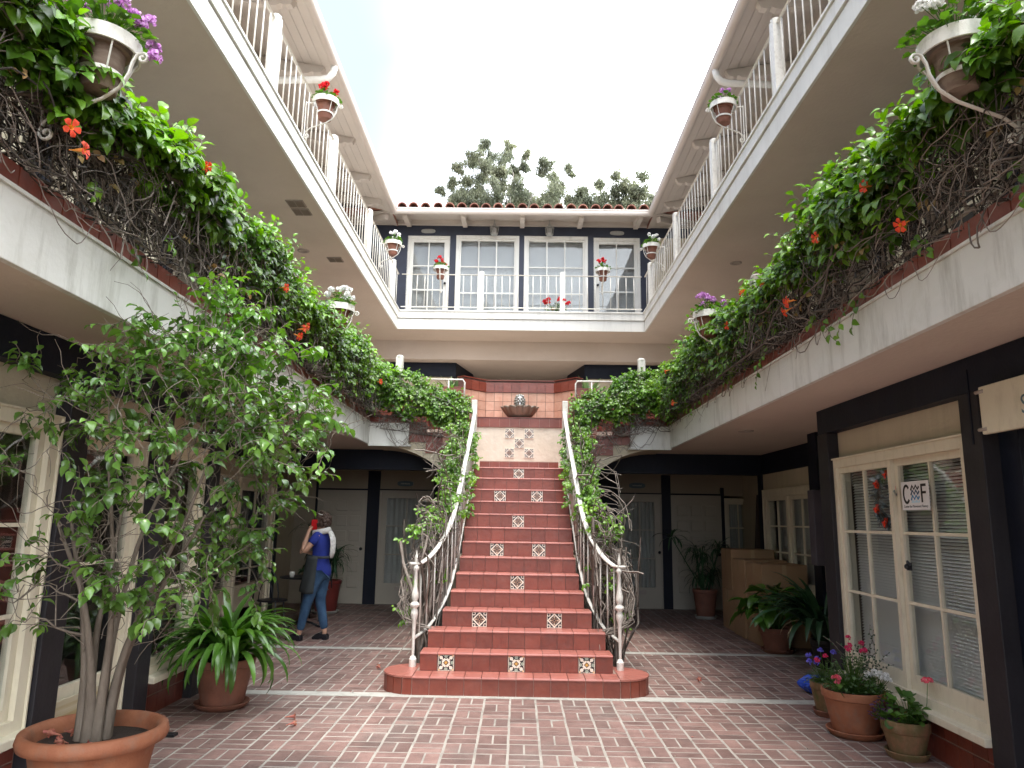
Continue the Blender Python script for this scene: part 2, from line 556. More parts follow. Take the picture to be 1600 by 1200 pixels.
def npmesh(name, V, Fq, mats, tint=None, smooth=False, mi=None):
    """fast mesh from arrays: V (n,3), Fq (m,k)"""
    me = bpy.data.meshes.new(name)
    V = np.asarray(V, np.float32)
    Fq = np.asarray(Fq, np.int32)
    me.vertices.add(len(V))
    me.vertices.foreach_set('co', V.ravel())
    me.loops.add(Fq.size)
    me.loops.foreach_set('vertex_index', Fq.ravel())
    me.polygons.add(len(Fq))
    me.polygons.foreach_set('loop_start', np.arange(len(Fq), dtype=np.int32) * Fq.shape[1])
    me.polygons.foreach_set('loop_total', np.full(len(Fq), Fq.shape[1], np.int32))
    if not isinstance(mats, (list, tuple)): mats = [mats]
    for q in mats: me.materials.append(q)
    if mi is not None: me.polygons.foreach_set('material_index', np.asarray(mi, np.int32))
    if smooth: me.polygons.foreach_set('use_smooth', np.ones(len(Fq), bool))
    me.update(calc_edges=True)
    if tint is not None:
        at = me.attributes.new('tint', 'FLOAT', 'POINT')
        at.data.foreach_set('value', np.asarray(tint, np.float32))
    me.validate()
    return me


def link(name, me, parent=None, kind=None, loc=None, rot=None, scale=None, label=None):
    o = bpy.data.objects.new(name, me)
    COL.objects.link(o)
    if parent: o.parent = parent
    if loc is not None: o.location = loc
    if rot is not None: o.rotation_euler = rot
    if scale is not None: o.scale = scale
    if kind: o['kind'] = kind
    if label: o['label'] = label
    return o


def thing(name, label, cat, loc=(0, 0, 0), rz=0., group=None):
    o = bpy.data.objects.new(name, None)
    o.empty_display_size = .2
    COL.objects.link(o)
    o.location = loc
    o.rotation_euler = (0, 0, rz)
    o['label'] = label
    o['category'] = cat
    if group: o['group'] = group
    return o


def tag(o, label, cat, group=None):
    o['label'] = label
    o['category'] = cat
    if group: o['group'] = group
    return o


def copy_tree(o, parent=None):
    c = o.copy()
    COL.objects.link(c)
    c.parent = parent
    for ch in list(o.children):
        copy_tree(ch, c)
    return c


# leaf templates: (verts in [x across, y along, z up], quads)
def leaf_tpl(kind='ovate'):
    if kind == 'ovate':
        w = [(0, 0), (.26, .22), (.36, .48), (.22, .78), (0, 1.0)]
        crv = [0, .05, .05, -.02, -.16]
    elif kind == 'narrow':
        w = [(0, 0), (.10, .25), (.14, .5), (.10, .78), (0, 1.0)]
        crv = [0, .03, .0, -.08, -.22]
    elif kind == 'strap':
        w = [(.05, 0), (.075, .3), (.085, .55), (.065, .8), (0, 1.0)]
        crv = [0, .16, .2, .06, -.2]
    elif kind == 'round':
        w = [(0, 0), (.42, .12), (.52, .5), (.36, .9), (0, 1.0)]
        crv = [0, .06, .04, .08, .0]
    V, Q = [], []
    for (x, y), z in zip(w, crv):
        V += [(-x, y, z + .35 * x), (0, y, z), (x, y, z + .35 * x)]
    for i in range(len(w) - 1):
        a = i * 3
        Q += [(a, a + 1, a + 4, a + 3), (a + 1, a + 2, a + 5, a + 4)]
    return np.array(V, float), np.array(Q)


def norm(a):
    return a / (np.linalg.norm(a, axis=-1, keepdims=True) + 1e-9)


def leaves_mesh(name, P, D, U, S, m, tint=None, kind='ovate', wid=1., curl=None):
    """P base points, D tip directions, U approx up normals, S lengths"""
    T, Q = leaf_tpl(kind)
    P, D, U = map(np.asarray, (P, D, U))
    D = norm(D)
    X = norm(np.cross(D, U))
    Z = np.cross(X, D)
    S = np.asarray(S)[:, None, None]
    cz = T[None, :, 2:3] * (1 if curl is None else np.asarray(curl)[:, None, None])
    V = P[:, None, :] + S * (wid * T[None, :, 0:1] * X[:, None, :] + T[None, :, 1:2] * D[:, None, :] + cz * Z[:, None, :])
    n, k = len(P), len(T)
    Fq = (Q[None] + (np.arange(n) * k)[:, None, None]).reshape(-1, 4)
    if tint is None: tint = rng.uniform(-1, 1, n)
    return npmesh(name, V.reshape(-1, 3), Fq, m, np.repeat(tint, k), smooth=True)


def smooth_noise(n, amp, k=4):
    a = rng.normal(0, 1, (n + k, 3))
    ker = np.ones(k) / k
    return amp * np.stack([np.convolve(a[:, i], ker, 'valid')[:n] for i in range(3)], 1)


def lerp(a, b, t):
    return a + (b - a) * t
# ------------------------------------------------------------------ ground and pavement
g = MB().box(-400, 400, -60, 900, -.3, -.06).obj('ground', mat('far_ground', (.16, .15, .12), .9, var=.3, scale=.4), kind='structure')
pav = MB().box(-4.62, 4.62, -4, 13.74, -.055, 0).obj('pavement', MORTAR, kind='structure')
STRIPS = [(6.78, 6.92), (9.10, 9.22)]
for a, b in STRIPS:
    MB().box(-3.72, 3.72, a, b, -.01, .006).obj('paving_strip', CONC, parent=pav, bevel=.004)


def brick_mesh(lx, ly):
    h, c = .0019, .003
    x, y = lx / 2, ly / 2
    vs = [(-x, -y, -.004), (x, -y, -.004), (x, y, -.004), (-x, y, -.004), (-x + c, -y + c, h), (x - c, -y + c, h), (x - c, y - c, h), (-x + c, y - c, h)]
    fs = [(4, 5, 6, 7), (0, 1, 5, 4), (1, 2, 6, 5), (2, 3, 7, 6), (3, 0, 4, 7)]
    return vs, fs


MOD = .221
bricks = []
for i in range(-21, 21):
    for j in range(-20, 64):
        x0, y0 = -.05 + i * MOD, -.06 + j * MOD
        cx, cy = x0 + MOD / 2, y0 + MOD / 2
        if abs(cx) > 4.5 or cy > 13.6: continue
        if (i + j) % 2:
            bricks += [(cx, cy - .0545, 0), (cx, cy + .0545, 0)]
        else:
            bricks += [(cx - .0535, cy, 1), (cx + .0535, cy, 1)]


def in_strip(cx, cy, o):
    hy = .05 if o == 0 else .104
    for a, b in STRIPS:
        if cy + hy > a + .004 and cy - hy < b - .004: return True
    return abs(cx) < .8 and cy > 7.1 and cy < 10.4


bm_h = MB(); bm_h.add(*brick_mesh(.209, .096))
bm_v = MB(); bm_v.add(*brick_mesh(.098, .207))
bh, bv = bm_h.mesh('brick_across', BRICK), bm_v.mesh('brick_along', BRICK)
near, far = [], []
for b in bricks:
    if in_strip(*b):
        # bricks cut by a strip are laid as two short bricks beside it
        for a, c in STRIPS:
            hy = .05 if b[2] == 0 else .104
            lo, hi = b[1] - hy, b[1] + hy
            if hi > a and lo < c and not (abs(b[0]) < .8 and 7.1 < b[1] < 10.4):
                if a - lo > .03: far.append((b[0], (lo + a - .006) / 2, b[2], a - .006 - lo))
                if hi - c > .03: far.append((b[0], (c + .006 + hi) / 2, b[2], hi - c - .006))
        continue
    x, y, o = b
    ax = y * .983 - .286
    vis = ax > 0 and y > 4.95 and abs(x * 1132 / max(ax, .1)) < 800
    (near if vis else far).append(b)
near.sort(key=lambda b: b[1] + .06 * abs(b[0]))
far += near[300:]
near = near[:300]
for x, y, o in near:
    q = link('brick', bv if o else bh, pav, loc=(x, y, random.uniform(-.0012, .0018)),
             rot=(random.gauss(0, .004), random.gauss(0, .004), random.gauss(0, .008)))
fb = MB()
for b in far:
    x, y, o = b[:3]
    vs, fs = brick_mesh(.098 if o else .209, (b[3] if len(b) > 3 else (.207 if o else .096)))
    a = random.gauss(0, .008)
    dz = random.uniform(-.0012, .0018)
    fb.add([(x + p[0] * math.cos(a) - p[1] * math.sin(a), y + p[0] * math.sin(a) + p[1] * math.cos(a), p[2] + dz) for p in vs], fs, 0, random.uniform(-1, 1))
fb.obj('brick_field', BRICK, pav, kind='stuff')

# ------------------------------------------------------------------ building parts
tile_me = MB().box(-.0715, .0715, 0, .010, -.0715, .0715).mesh('tile', TILE)
peach_me = MB().box(-.0715, .0715, 0, .010, -.0715, .0715).mesh('tile_light', PEACH)
ptile_me = MB().box(-.0725, .0725, 0, .011, -.0725, .0725).mesh('tile_painted', PTILE)
ptileb_me = MB().box(-.0725, .0725, 0, .011, -.0725, .0725).mesh('tile_painted_scroll', PTILEB)


def grid_window(parent, W, H, loc, rz, cols=2, rows=3, sash=1, name='window', casing=.075, fr=.045, mt=.022, back='blind',
                base=0., mats=(None,), depth=.09, blind_z0=0., casemat=None, backy=.13):
    """origin bottom centre, outside is local -y. frame mesh; children pane, blind / curtain"""
    cm = casemat or TRIM
    o = MB()
    c = casing
    for x0, x1, z0, z1 in ((-W / 2, -W / 2 + c, 0, H), (W / 2 - c, W / 2, 0, H), (-W / 2 + c, W / 2 - c, H - c, H), (-W / 2 + c, W / 2 - c, 0, c * .8)):
        if x1 > x0: o.box(x0, x1, -.035, depth, z0, z1)
        # a thin raised bead along the casing
    o.box(-W / 2 - .012, -W / 2, -.05, .0, 0, H + .012).box(W / 2, W / 2 + .012, -.05, .0, 0, H + .012).box(-W / 2, W / 2, -.05, 0, H, H + .012)
    iw = (W - 2 * c) / sash
    z0, z1 = c * .8, H - c
    panes = []
    for s in range(sash):
        a = -W / 2 + c + s * iw
        b = a + iw
        yo = .0 if s % 2 == 0 else .03
        if sash == 1: yo = .02
        lap = .02 if sash > 1 else 0
        bz = z0 + base
        o.box(a + .001, a + fr, yo - .02, yo + .02, z0, z1).box(b - fr, b - .001, yo - .021, yo + .019, z0, z1)
        o.box(a + fr, b - fr, yo - .02, yo + .02, z1 - fr, z1).box(a + fr, b - fr, yo - .02, yo + .02, z0, bz + fr * 1.2)
        pa, pb, pz0, pz1 = a + fr, b - fr, bz + fr * 1.2, z1 - fr
        for k in range(1, cols):
            x = lerp(pa, pb, k / cols)
            o.box(x - mt / 2, x + mt / 2, yo - .015, yo + .012, pz0, pz1)
        for k in range(1, rows):
            z = lerp(pz0, pz1, k / rows)
            for q in range(cols):
                xa = lerp(pa, pb, q / cols) + (mt / 2 if q else 0)
                xb = lerp(pa, pb, (q + 1) / cols) - (mt / 2 if q < cols - 1 else 0)
                o.box(xa, xb, yo - .014, yo + .011, z - mt / 2, z + mt / 2)
        for q in range(cols):
            for k in range(rows):
                panes.append((lerp(pa, pb, q / cols), lerp(pa, pb, (q + 1) / cols), yo, lerp(pz0, pz1, k / rows), lerp(pz0, pz1, (k + 1) / rows)))
    wo_ = o.obj(name, cm, parent)
    wo_.location = loc
    wo_.rotation_euler = (0, 0, rz)
    for (a, b, yo, c0, c1) in panes:
        MB().box(a + .002, b - .002, yo - .002, yo + .002, c0 + .002, c1 - .002).obj('pane', GLASS, wo_)
    if back == 'blind':
        bl = MB()
        z = z1 - .03
        tl = .004
        while z > z0 + base + blind_z0:
            bl.add([(-W / 2 + c + .005, backy - .010, z - .0098), (W / 2 - c - .005, backy - .010, z - .0098), (W / 2 - c - .005, backy + .010, z + .0098), (-W / 2 + c + .005, backy + .010, z + .0098)], [(0, 1, 2, 3)])
            z -= .0235
        bl.box(-W / 2 + c + .01, W / 2 - c - .01, backy - .015, backy + .02, z1 - .025, z1 - .002)
        bl.obj('blind', SLAT, wo_)
    elif back == 'curtain':
        n = 60
        vs = []
        for i in range(n + 1):
            x = lerp(-W / 2 + c, W / 2 - c, i / n)
            y = backy + .018 * math.sin(i * 1.1) + .008 * math.sin(i * 2.7)
            vs += [(x, y, z0 + .02), (x, y, z1)]
        cu = MB().add(vs, [(2 * i, 2 * i + 2, 2 * i + 3, 2 * i + 1) for i in range(n)])
        cu.obj('curtain', CURTAIN, wo_, smooth=True)
    return wo_


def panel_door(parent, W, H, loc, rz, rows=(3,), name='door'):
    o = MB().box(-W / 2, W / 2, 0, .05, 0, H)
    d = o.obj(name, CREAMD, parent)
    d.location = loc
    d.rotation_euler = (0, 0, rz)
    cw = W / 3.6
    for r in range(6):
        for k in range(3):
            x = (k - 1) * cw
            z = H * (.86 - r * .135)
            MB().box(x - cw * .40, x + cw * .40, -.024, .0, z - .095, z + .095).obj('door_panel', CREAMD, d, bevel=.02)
    MB().ball((W / 2 - .07, -.05, .98), .03, 10).tube([(W / 2 - .07, 0, .98), (W / 2 - .07, -.05, .98)], .012).obj('knob', METALD, d, smooth=True)
    return d


def mail_slot(door, x, z):
    MB().box(x - .13, x + .13, -.03, -.005, z - .035, z + .035).obj('mail_slot', VENT, door, bevel=.004)


def oval_sign(label, x, y, z, rz=0, w_=.27, h_=.085, m=PLATE, dark=True):
    """small plaque with bone-shaped outline and a raised line of lettering too far to read"""
    pts = []
    for i in range(40):
        t = 2 * math.pi * i / 40
        px_, pz_ = math.cos(t), math.sin(t)
        e = 1 - .12 * math.cos(4 * t)
        pts.append((w_ / 2 * (abs(px_) ** .8) * math.copysign(1, px_) * (1 if e else 1), h_ / 2 * (abs(pz_) ** .6) * math.copysign(1, pz_)))
    t = thing('office_sign', label, 'sign', (x, y, z), rz, 'small oval office signs over the doors')
    MB().prism(pts, 'y', -.02, 0).obj('plate', m, t)
    MB().prism([(p[0] * .9, p[1] * .8) for p in pts], 'y', -.0235, -.0202).obj('rim_line', PLATEL if not dark else m, t)
    tx = MB()
    xx = -w_ * .28
    while xx < w_ * .28:
        ww = random.uniform(.008, .016)
        tx.box(xx, xx + ww, -.0265, -.0237, -.011, random.choice((.006, .012)))
        xx += ww + .006
    tx.obj('lettering', PLATEL, t)
    return t


def tile_run(parent, p0, p1, z, face_rz, n=None, pitch=.1525, name='tile', me=None, zs=1.):
    """row of tiles between p0 and p1 at height z (centre); tile face looks along local -y rotated by face_rz"""
    p0, p1 = Vector(p0), Vector(p1)
    Ln = (p1 - p0).length
    if n is None: n = max(1, round(Ln / pitch))
    sc = (Ln / n - .0055) / .143
    for i in range(n):
        c = p0.lerp(p1, (i + .5) / n)
        link(name, me or tile_me, parent, loc=(c.x, c.y, z), rot=(0, 0, face_rz), scale=(sc, 1, zs))


Z2B, Z2, Z3B, Z3 = 2.60, 2.95, 5.44, 5.83
X2, X3 = 2.17, 2.575
YB2, YB3 = 10.45, 14.62        # inner faces of the second- and third-floor galleries at the back
R90 = math.pi / 2

WING = {-1: thing('building_wing', 'left wing of the courtyard building, galleries over dark framed shop windows behind the potted tree', 'building'),
        1: thing('building_wing', 'right wing of the courtyard building, galleries over the shop window with white blinds', 'building'),
        0: thing('building_wing', 'rear wing of the courtyard building under a row of red barrel roof tiles', 'building')}

# ---- side wings
for s in (-1, 1):
    W = WING[s]
    rz = -R90 if s > 0 else R90
    frz = -R90 if s > 0 else R90      # tile faces look at the courtyard

    def bx(x0, x1, y0, y1, z0, z1, mb=None):
        return (mb or MB()).box(s * x0, s * x1, y0, y1, z0, z1)
    # second-floor gallery slab, its soffit and white edge board
    bx(X2 + .04, 6, -3, YB2, Z2B, Z2 - .06).obj('slab', SOFFIT, W)
    bx(X2 + .041, 4.75, YB2, 13.74, Z2B, Z2 - .06).obj('slab', SOFFIT, W)
    bx(X2, X2 + .04, -3, YB2, Z2B - .008, Z2 - .045).obj('fascia', FASCIA, W, bevel=.004)
    bx(X2 - .012, X2 + .04, -3, YB2 - .001, Z2 - .044, Z2 - .028).obj('fascia_lip', FASCIA, W)
    bx(X2 + .012, X2 + .11, -3, YB2 - .02, Z2 - .027, Z2 + .072).obj('curb', GROUT, W)
    bx(X2 + .11, 4.2, -3, YB2, Z2 - .058, Z2).obj('gallery_floor', CONC, W)
    y = .6
    while y < YB2 - .05:
        link('curb_tile', tile_me, W, loc=(s * (X2 + .001), y + .075, Z2 + .022), rot=(0, 0, frz), scale=(1, 1, .66))
        y += .1525
    # turned end of the gallery edge where the side stair lands
    bx(1.60, X2, YB2 - .04, YB2, Z2B - .008, Z2 - .045).obj('fascia', FASCIA, W, bevel=.004)
    bx(1.56, X2 + .01, YB2 - .055, YB2, Z2B - .03, Z2B - .009).obj('fascia_lip', FASCIA, W)
    bx(1.62, X2 + .039, YB2 + .001, 11.45, Z2B + .001, Z2 - .06).obj('slab', SOFFIT, W)
    tile_run(W, (s * 1.62, YB2 - .028, 0), (s * (X2 + .01), YB2 - .028, 0), Z2 + .022, 0, name='curb_tile', zs=.66)
    bx(1.62, X2 + .02, YB2 - .017, YB2 + .07, Z2 - .044, Z2 + .07).obj('curb', GROUT, W)
    # third-floor gallery
    bx(X3 + .03, 6, -3, 15.72, Z3B, Z3 - .01).obj('slab', SOFFIT, W)
    bx(X3, X3 + .03, -3, YB3 + .03, Z3B - .006, Z3B + .215).obj('fascia', WHITE, W, bevel=.003)
    bx(X3 - .022, X3 + .03, -3, YB3 + .008, Z3B + .228, Z3 - .02).obj('fascia_board', WHITE, W, bevel=.003)
    bx(X3 - .04, X3 + .08, -3, YB3 - .01, Z3 - .018, Z3 + .012).obj('fascia_lip', WHITE, W, bevel=.003)
    # walls: ground floor near block
    bx(2.80, 2.95, -3, 6.80, 2.375, Z2B - .002).obj('beam', NAVY, W, bevel=.004)
    bx(2.90, 3.05, -3, 6.78, 2.12, 2.374).obj('header_panel', CREAM, W)
    # second floor wall and third floor wall
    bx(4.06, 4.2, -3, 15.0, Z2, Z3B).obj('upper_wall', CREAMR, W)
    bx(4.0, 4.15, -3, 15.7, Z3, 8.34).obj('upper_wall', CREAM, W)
    bx(3.985, 4.02, -3, 15.68, 7.9, 8.2).obj('beam', NAVY, W)
    bx(4.04, 4.07, -3, 15.0, 5.06, Z3B - .002).obj('beam', NAVY, W)
    bx(4.2, 9, -3, 16, 0, 8.2).obj('wall_mass', CREAM, W)
    for k, yy in enumerate((1.2, 3.4, 5.6, 7.8, 10.0, 12.2)):
        bx(4.01, 4.065, yy - .1, yy + .1, Z2, 5.06).obj('post', NAVY, W)
        grid_window(W, 1.5, 1.75, (s * 4.03, yy + 1.1, Z2 + .35), rz, cols=3, rows=3, back=None, mt=.03)
        bx(4.045, 4.05, yy + .4, yy + 1.8, Z2 + .4, Z2 + 2.05).obj('shade_or_dark_backing', ROOM, W)  # dark sheet added behind the panes, standing in for an unlit room
    for k, yy in enumerate((2.0, 4.2, 6.4, 8.6, 10.8, 13.0)):
        bx(3.96, 4.005, yy - .22, yy + .22, Z3, 7.9).obj('post', NAVY, W)
        grid_window(W, 1.5, 1.9, (s * 3.97, yy + 1.1, Z3 + .1), rz, cols=3, rows=3, back=None, mt=.03)
        bx(3.985, 3.99, yy + .4, yy + 1.8, Z3 + .15, Z3 + 1.9).obj('shade_or_dark_backing', SLAT, W)
    # eave: boards, rafter tails, gutter, downspout, roof
    for k in range(8):
        xa, xb = 2.86 + k * .145, 2.86 + k * .145 + .139
        za, zb = 8.12 + (k * .145) * .19, 8.12 + (k * .145 + .139) * .19
        MB().prism([(s * xa, za), (s * xb, zb), (s * xb, zb + .02), (s * xa, za + .02)], 'y', -3, 15.6).obj('soffit_board', EAVE, W)
    MB().prism([(s * 2.85, 8.15), (s * 9.2, 9.36), (s * 9.2, 9.42), (s * 2.85, 8.21)], 'y', -3, 16.2).obj('roof', ROOFT, W)
    gt = MB().tube([(s * 2.80, -3, 8.13), (s * 2.80, 14.80, 8.13)], .068, 12, flat=(1, .9))
    gt.box(s * 2.735, s * 2.865, -3, 14.82, 8.165, 8.195)
    gt.obj('gutter', EAVE, W, smooth=True, sharp=40)
    for yy in (14.3, 13.2, 11.8, 9.75, 8.3, 6.9, 5.5, 4.1, 2.7):
        pr = [(2.98, 8.13), (3.02, 8.05), (3.10, 8.035), (3.16, 8.06), (3.22, 8.03), (3.32, 8.03), (3.42, 8.07), (3.5, 8.05), (3.99, 8.14), (3.99, 8.31), (2.98, 8.142)]
        MB().prism([(s * a, b) for a, b in pr], 'y', yy - .05, yy + .05).obj('rafter_tail', EAVE, W)
    yy = 9.62
    MB().tube([(s * 2.80, yy, 8.08), (s * 2.82, yy, 7.98), (s * 2.88, yy, 7.90), (s * 2.98, yy, 7.87), (s * 3.4, yy, 7.86), (s * 3.98, yy, 7.84)], .05, 12).obj('downspout', WHITE, W, smooth=True)

    # ground floor, near block ------------------------------------------------
    bx(2.80, 3.0, 6.60, 6.82, 0, 2.374).obj('post', CHAR, W, bevel=.006)          # corner post
    bx(3.0, 3.76, 6.72, 6.80, 0, Z2B - .002).obj('wall', NAVY, W)                  # return wall
    bx(3.75, 3.9, 6.80, 11.36, 2.30, Z2B - .002).obj('beam', NAVY, W)
    bx(3.78, 3.93, 6.80, 11.33, 2.06, 2.299).obj('header_panel', CREAM, W)
    bx(3.80, 3.92, 6.80, 11.33, 0, .62).obj('wall', CREAM, W)
    bx(3.74, 3.9, 11.33, 11.47, 0, 2.299).obj('post', NAVY, W)
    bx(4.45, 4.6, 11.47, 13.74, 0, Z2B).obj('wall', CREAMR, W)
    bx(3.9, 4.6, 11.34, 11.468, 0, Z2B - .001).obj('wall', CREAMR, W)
    # dim rooms behind the glass
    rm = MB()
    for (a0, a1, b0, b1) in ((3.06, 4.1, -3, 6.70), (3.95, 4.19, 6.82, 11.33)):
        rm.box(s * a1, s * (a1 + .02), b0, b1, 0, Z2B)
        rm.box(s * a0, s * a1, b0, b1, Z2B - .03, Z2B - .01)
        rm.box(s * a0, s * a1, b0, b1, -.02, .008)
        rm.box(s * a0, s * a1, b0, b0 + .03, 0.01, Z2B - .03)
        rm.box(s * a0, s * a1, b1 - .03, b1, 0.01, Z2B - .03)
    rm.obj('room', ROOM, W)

# ---- right near block
W = WING[1]
grid_window(W, 2.0, 1.80, (2.875, 5.62, .325), -R90, cols=2, rows=3, sash=2, casing=.075, fr=.05, base=.05, back='blind', backy=.11)
MB().box(2.76, 2.93, 4.60, 6.66, .275, .325).obj('window_sill', TRIM, W, bevel=.006)
MB().box(2.88, 3.0, 4.60, 6.60, 0, .274).obj('base_wall', GROUT, W)
for r in range(2):
    tile_run(W, (2.871, 4.61, 0), (2.871, 6.60, 0), .0765 + r * .15 - .003, -R90, name='wall_tile', zs=.92 if r else 1)
MB().box(2.80, 2.99, 4.40, 4.60, 0, 2.374).obj('post', CHAR, W, bevel=.006)
MB().box(2.90, 3.02, 4.22, 4.40, 0, 2.119).obj('post', NAVY, W, bevel=.004)
MB().box(2.89, 3.0, 4.22, 4.40, 2.12, 2.374).obj('post', NAVY, W)
d = grid_window(W, .95, 2.06, (2.99, 3.74, .02), -R90, cols=2, rows=3, name='glass_door', casing=.05, fr=.1, base=.25, back='curtain')
MB().box(2.90, 3.05, -3, 3.25, 0, 2.119).obj('wall', CREAM, W)
# small dark marks and iron strap on the beam / post
MB().box(2.794, 2.8, 4.47, 4.485, 2.05, 2.52).obj('conduit', NAVY, W)

# ---- left near block
W = WING[-1]
grid_window(W, 1.75, 1.80, (-2.875, 3.56, .325), R90, cols=2, rows=3, casing=.08, fr=.055, back=None)
MB().box(-2.93, -2.76, 2.62, 4.46, .275, .325).obj('window_sill', TRIM, W, bevel=.006)
MB().box(-3.0, -2.88, 2.60, 4.46, 0, .274).obj('base_wall', GROUT, W)
for r in range(2):
    tile_run(W, (-2.871, 2.62, 0), (-2.871, 4.44, 0), .0735 + r * .15, R90, name='wall_tile', zs=.92 if r else 1)
MB().box(-2.99, -2.80, 4.46, 4.68, 0, 2.374).obj('post', CHAR, W, bevel=.006)
dl = grid_window(W, .90, 2.06, (-2.93, 5.16, .03), R90, cols=1, rows=2, name='glass_door', casing=.04, fr=.07, base=.30, back=None)
MB().box(-2.893, -2.885, 4.80, 5.52, .10, .38).obj('kick_board', mat('ochre_board', (.36, .25, .09), .6, (.62, .58, .46), scale=2, stretch=(.2, .2, 7)), W)
MB().box(-2.99, -2.80, 5.62, 5.82, 0, 2.374).obj('post', CHAR, W, bevel=.006)
grid_window(W, .78, 1.80, (-2.875, 6.21, .325), R90, cols=1, rows=3, casing=.07, fr=.05, back=None)
MB().box(-2.93, -2.76, 5.83, 6.61, .275, .325).obj('window_sill', TRIM, W, bevel=.006)
MB().box(-3.0, -2.88, 5.82, 6.60, 0, .274).obj('base_wall', GROUT, W)
for r in range(2):
    tile_run(W, (-2.871, 5.83, 0), (-2.871, 6.60, 0), .0735 + r * .15, R90, name='wall_tile', zs=.92 if r else 1)
MB().box(-3.05, -2.90, -3, 2.60, 0, 2.119).obj('wall', CREAM, W)
# shop shelves faintly seen through the left window
sh = MB()
for z in (.6, 1.05, 1.5):
    sh.box(-3.9, -3.5, 2.7, 4.5, z, z + .03)
sh.obj('shelf', mat('shelf_wood', (.22, .14, .07), .6), W)

# ---- deep side windows
for s in (-1, 1):
    W = WING[s]
    rz = -R90 if s > 0 else R90
    if s > 0:
        grid_window(W, 1.9, 1.42, (3.80, 10.36, .63), rz, cols=2, rows=3, sash=2, casing=.1, fr=.06, back='curtain')
        MB().box(3.77, 3.93, 8.3, 9.40, .62, 2.06).obj('wall', CREAM, W)
        MB().box(3.73, 3.9, 9.18, 9.42, 0, 2.299).obj('post', NAVY, W)
        MB().box(3.78, 3.9, 6.8, 8.3, .62, 2.06).obj('wall', CREAM, W)
    else:
        for yy in (7.45, 8.75, 10.05, 11.35 - .65):
            pass
        grid_window(W, 1.45, 2.03, (-3.80, 7.62, .03), rz, cols=2, rows=4, name='glass_door', casing=.07, fr=.09, base=.1, back=None)
        grid_window(W, 1.45, 2.03, (-3.80, 9.12, .03), rz, cols=2, rows=3, name='glass_door', casing=.07, fr=.09, base=.1, back=None)
        grid_window(W, 1.45, 2.03, (-3.80, 10.6, .03), rz, cols=2, rows=3, name='glass_door', casing=.07, fr=.09, base=.1, back=None)
MB().box(3.50, 3.62, 6.802, 7.0, 0, 2.2).obj('utility_box', CHAR, WING[1])
ub = MB().box(-.09, .09, -.08, .08, -.42, .42).obj('utility_cabinet', mat('grey_enamel', (.085, .078, .10), .5), bevel=.008)
ub.location = (3.44, 8.45, 1.52)
tag(ub, 'tall grey utility cabinet hung beside the dark corner post above the broad leaved plants', 'utility cabinet')
MB().box(3.40, 3.52, 8.32, 8.56, 1.95, 2.599).obj('hanger_post', NAVY, WING[1])

# ---- rear wing
W = WING[0]
MB().box(-4.6, 4.6, 11.72, 19.0, Z2B + .002, Z2).box(.99, 4.6, 11.46, 11.719, Z2B + .002, Z2).box(-4.6, -.99, 11.46, 11.719, Z2B + .002, Z2).obj('slab', SOFFIT, W)
for _s in (-1, 1):
    MB().box(_s * .98, _s * 3.76, 11.30, 11.455, 2.29, Z2B - .001).obj('beam', NAVY, W)
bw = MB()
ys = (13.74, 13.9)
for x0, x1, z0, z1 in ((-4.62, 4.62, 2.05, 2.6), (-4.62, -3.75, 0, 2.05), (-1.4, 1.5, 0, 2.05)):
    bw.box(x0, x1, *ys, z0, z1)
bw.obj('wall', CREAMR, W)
for x0, x1 in ((-2.83, -2.60), (-1.585, -1.41), (1.50, 1.86), (2.67, 2.84), (3.775, 3.83), (4.38, 4.46), (-3.80, -3.76)):
    MB().box(x0, x1, 13.70, 13.86, 0, 2.42 if x1 - x0 > .1 else 2.2).obj('post', NAVY, W)
MB().box(-2.60, -1.585, 13.715, 13.745, 2.055, 2.085).obj('door_head', NAVY, W)
MB().box(-3.76, -2.83, 13.715, 13.745, 2.055, 2.085).obj('door_head', NAVY, W)
MB().box(1.86, 2.67, 13.715, 13.745, 2.055, 2.085).obj('door_head', NAVY, W)
MB().box(2.84, 3.775, 13.715, 13.745, 2.055, 2.085).obj('door_head', NAVY, W)
panel_door(W, .93, 2.05, (-3.295, 13.72, .005), 0)
panel_door(W, .93, 2.05, (3.31, 13.72, .005), 0)
for x, ww in ((-2.093, 1.01), (2.265, .81)):
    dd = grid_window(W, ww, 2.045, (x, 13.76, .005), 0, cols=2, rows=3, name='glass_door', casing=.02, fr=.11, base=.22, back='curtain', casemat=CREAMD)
    mail_slot(dd, -.03, .28)
    MB().ball((ww / 2 - .06, -.06, 1.0), .028, 10).obj('knob', METALD, dd, smooth=True)
dd = grid_window(W, .54, 1.5, (4.1, 13.76, .5), 0, cols=2, rows=3, casing=.05, fr=.05, back='curtain')
MB().box(3.83, 4.38, 13.75, 13.9, 0, .5).obj('wall', CREAM, W)
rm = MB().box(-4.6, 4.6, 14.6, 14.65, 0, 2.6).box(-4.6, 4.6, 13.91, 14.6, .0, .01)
rm.obj('room', ROOM, W)
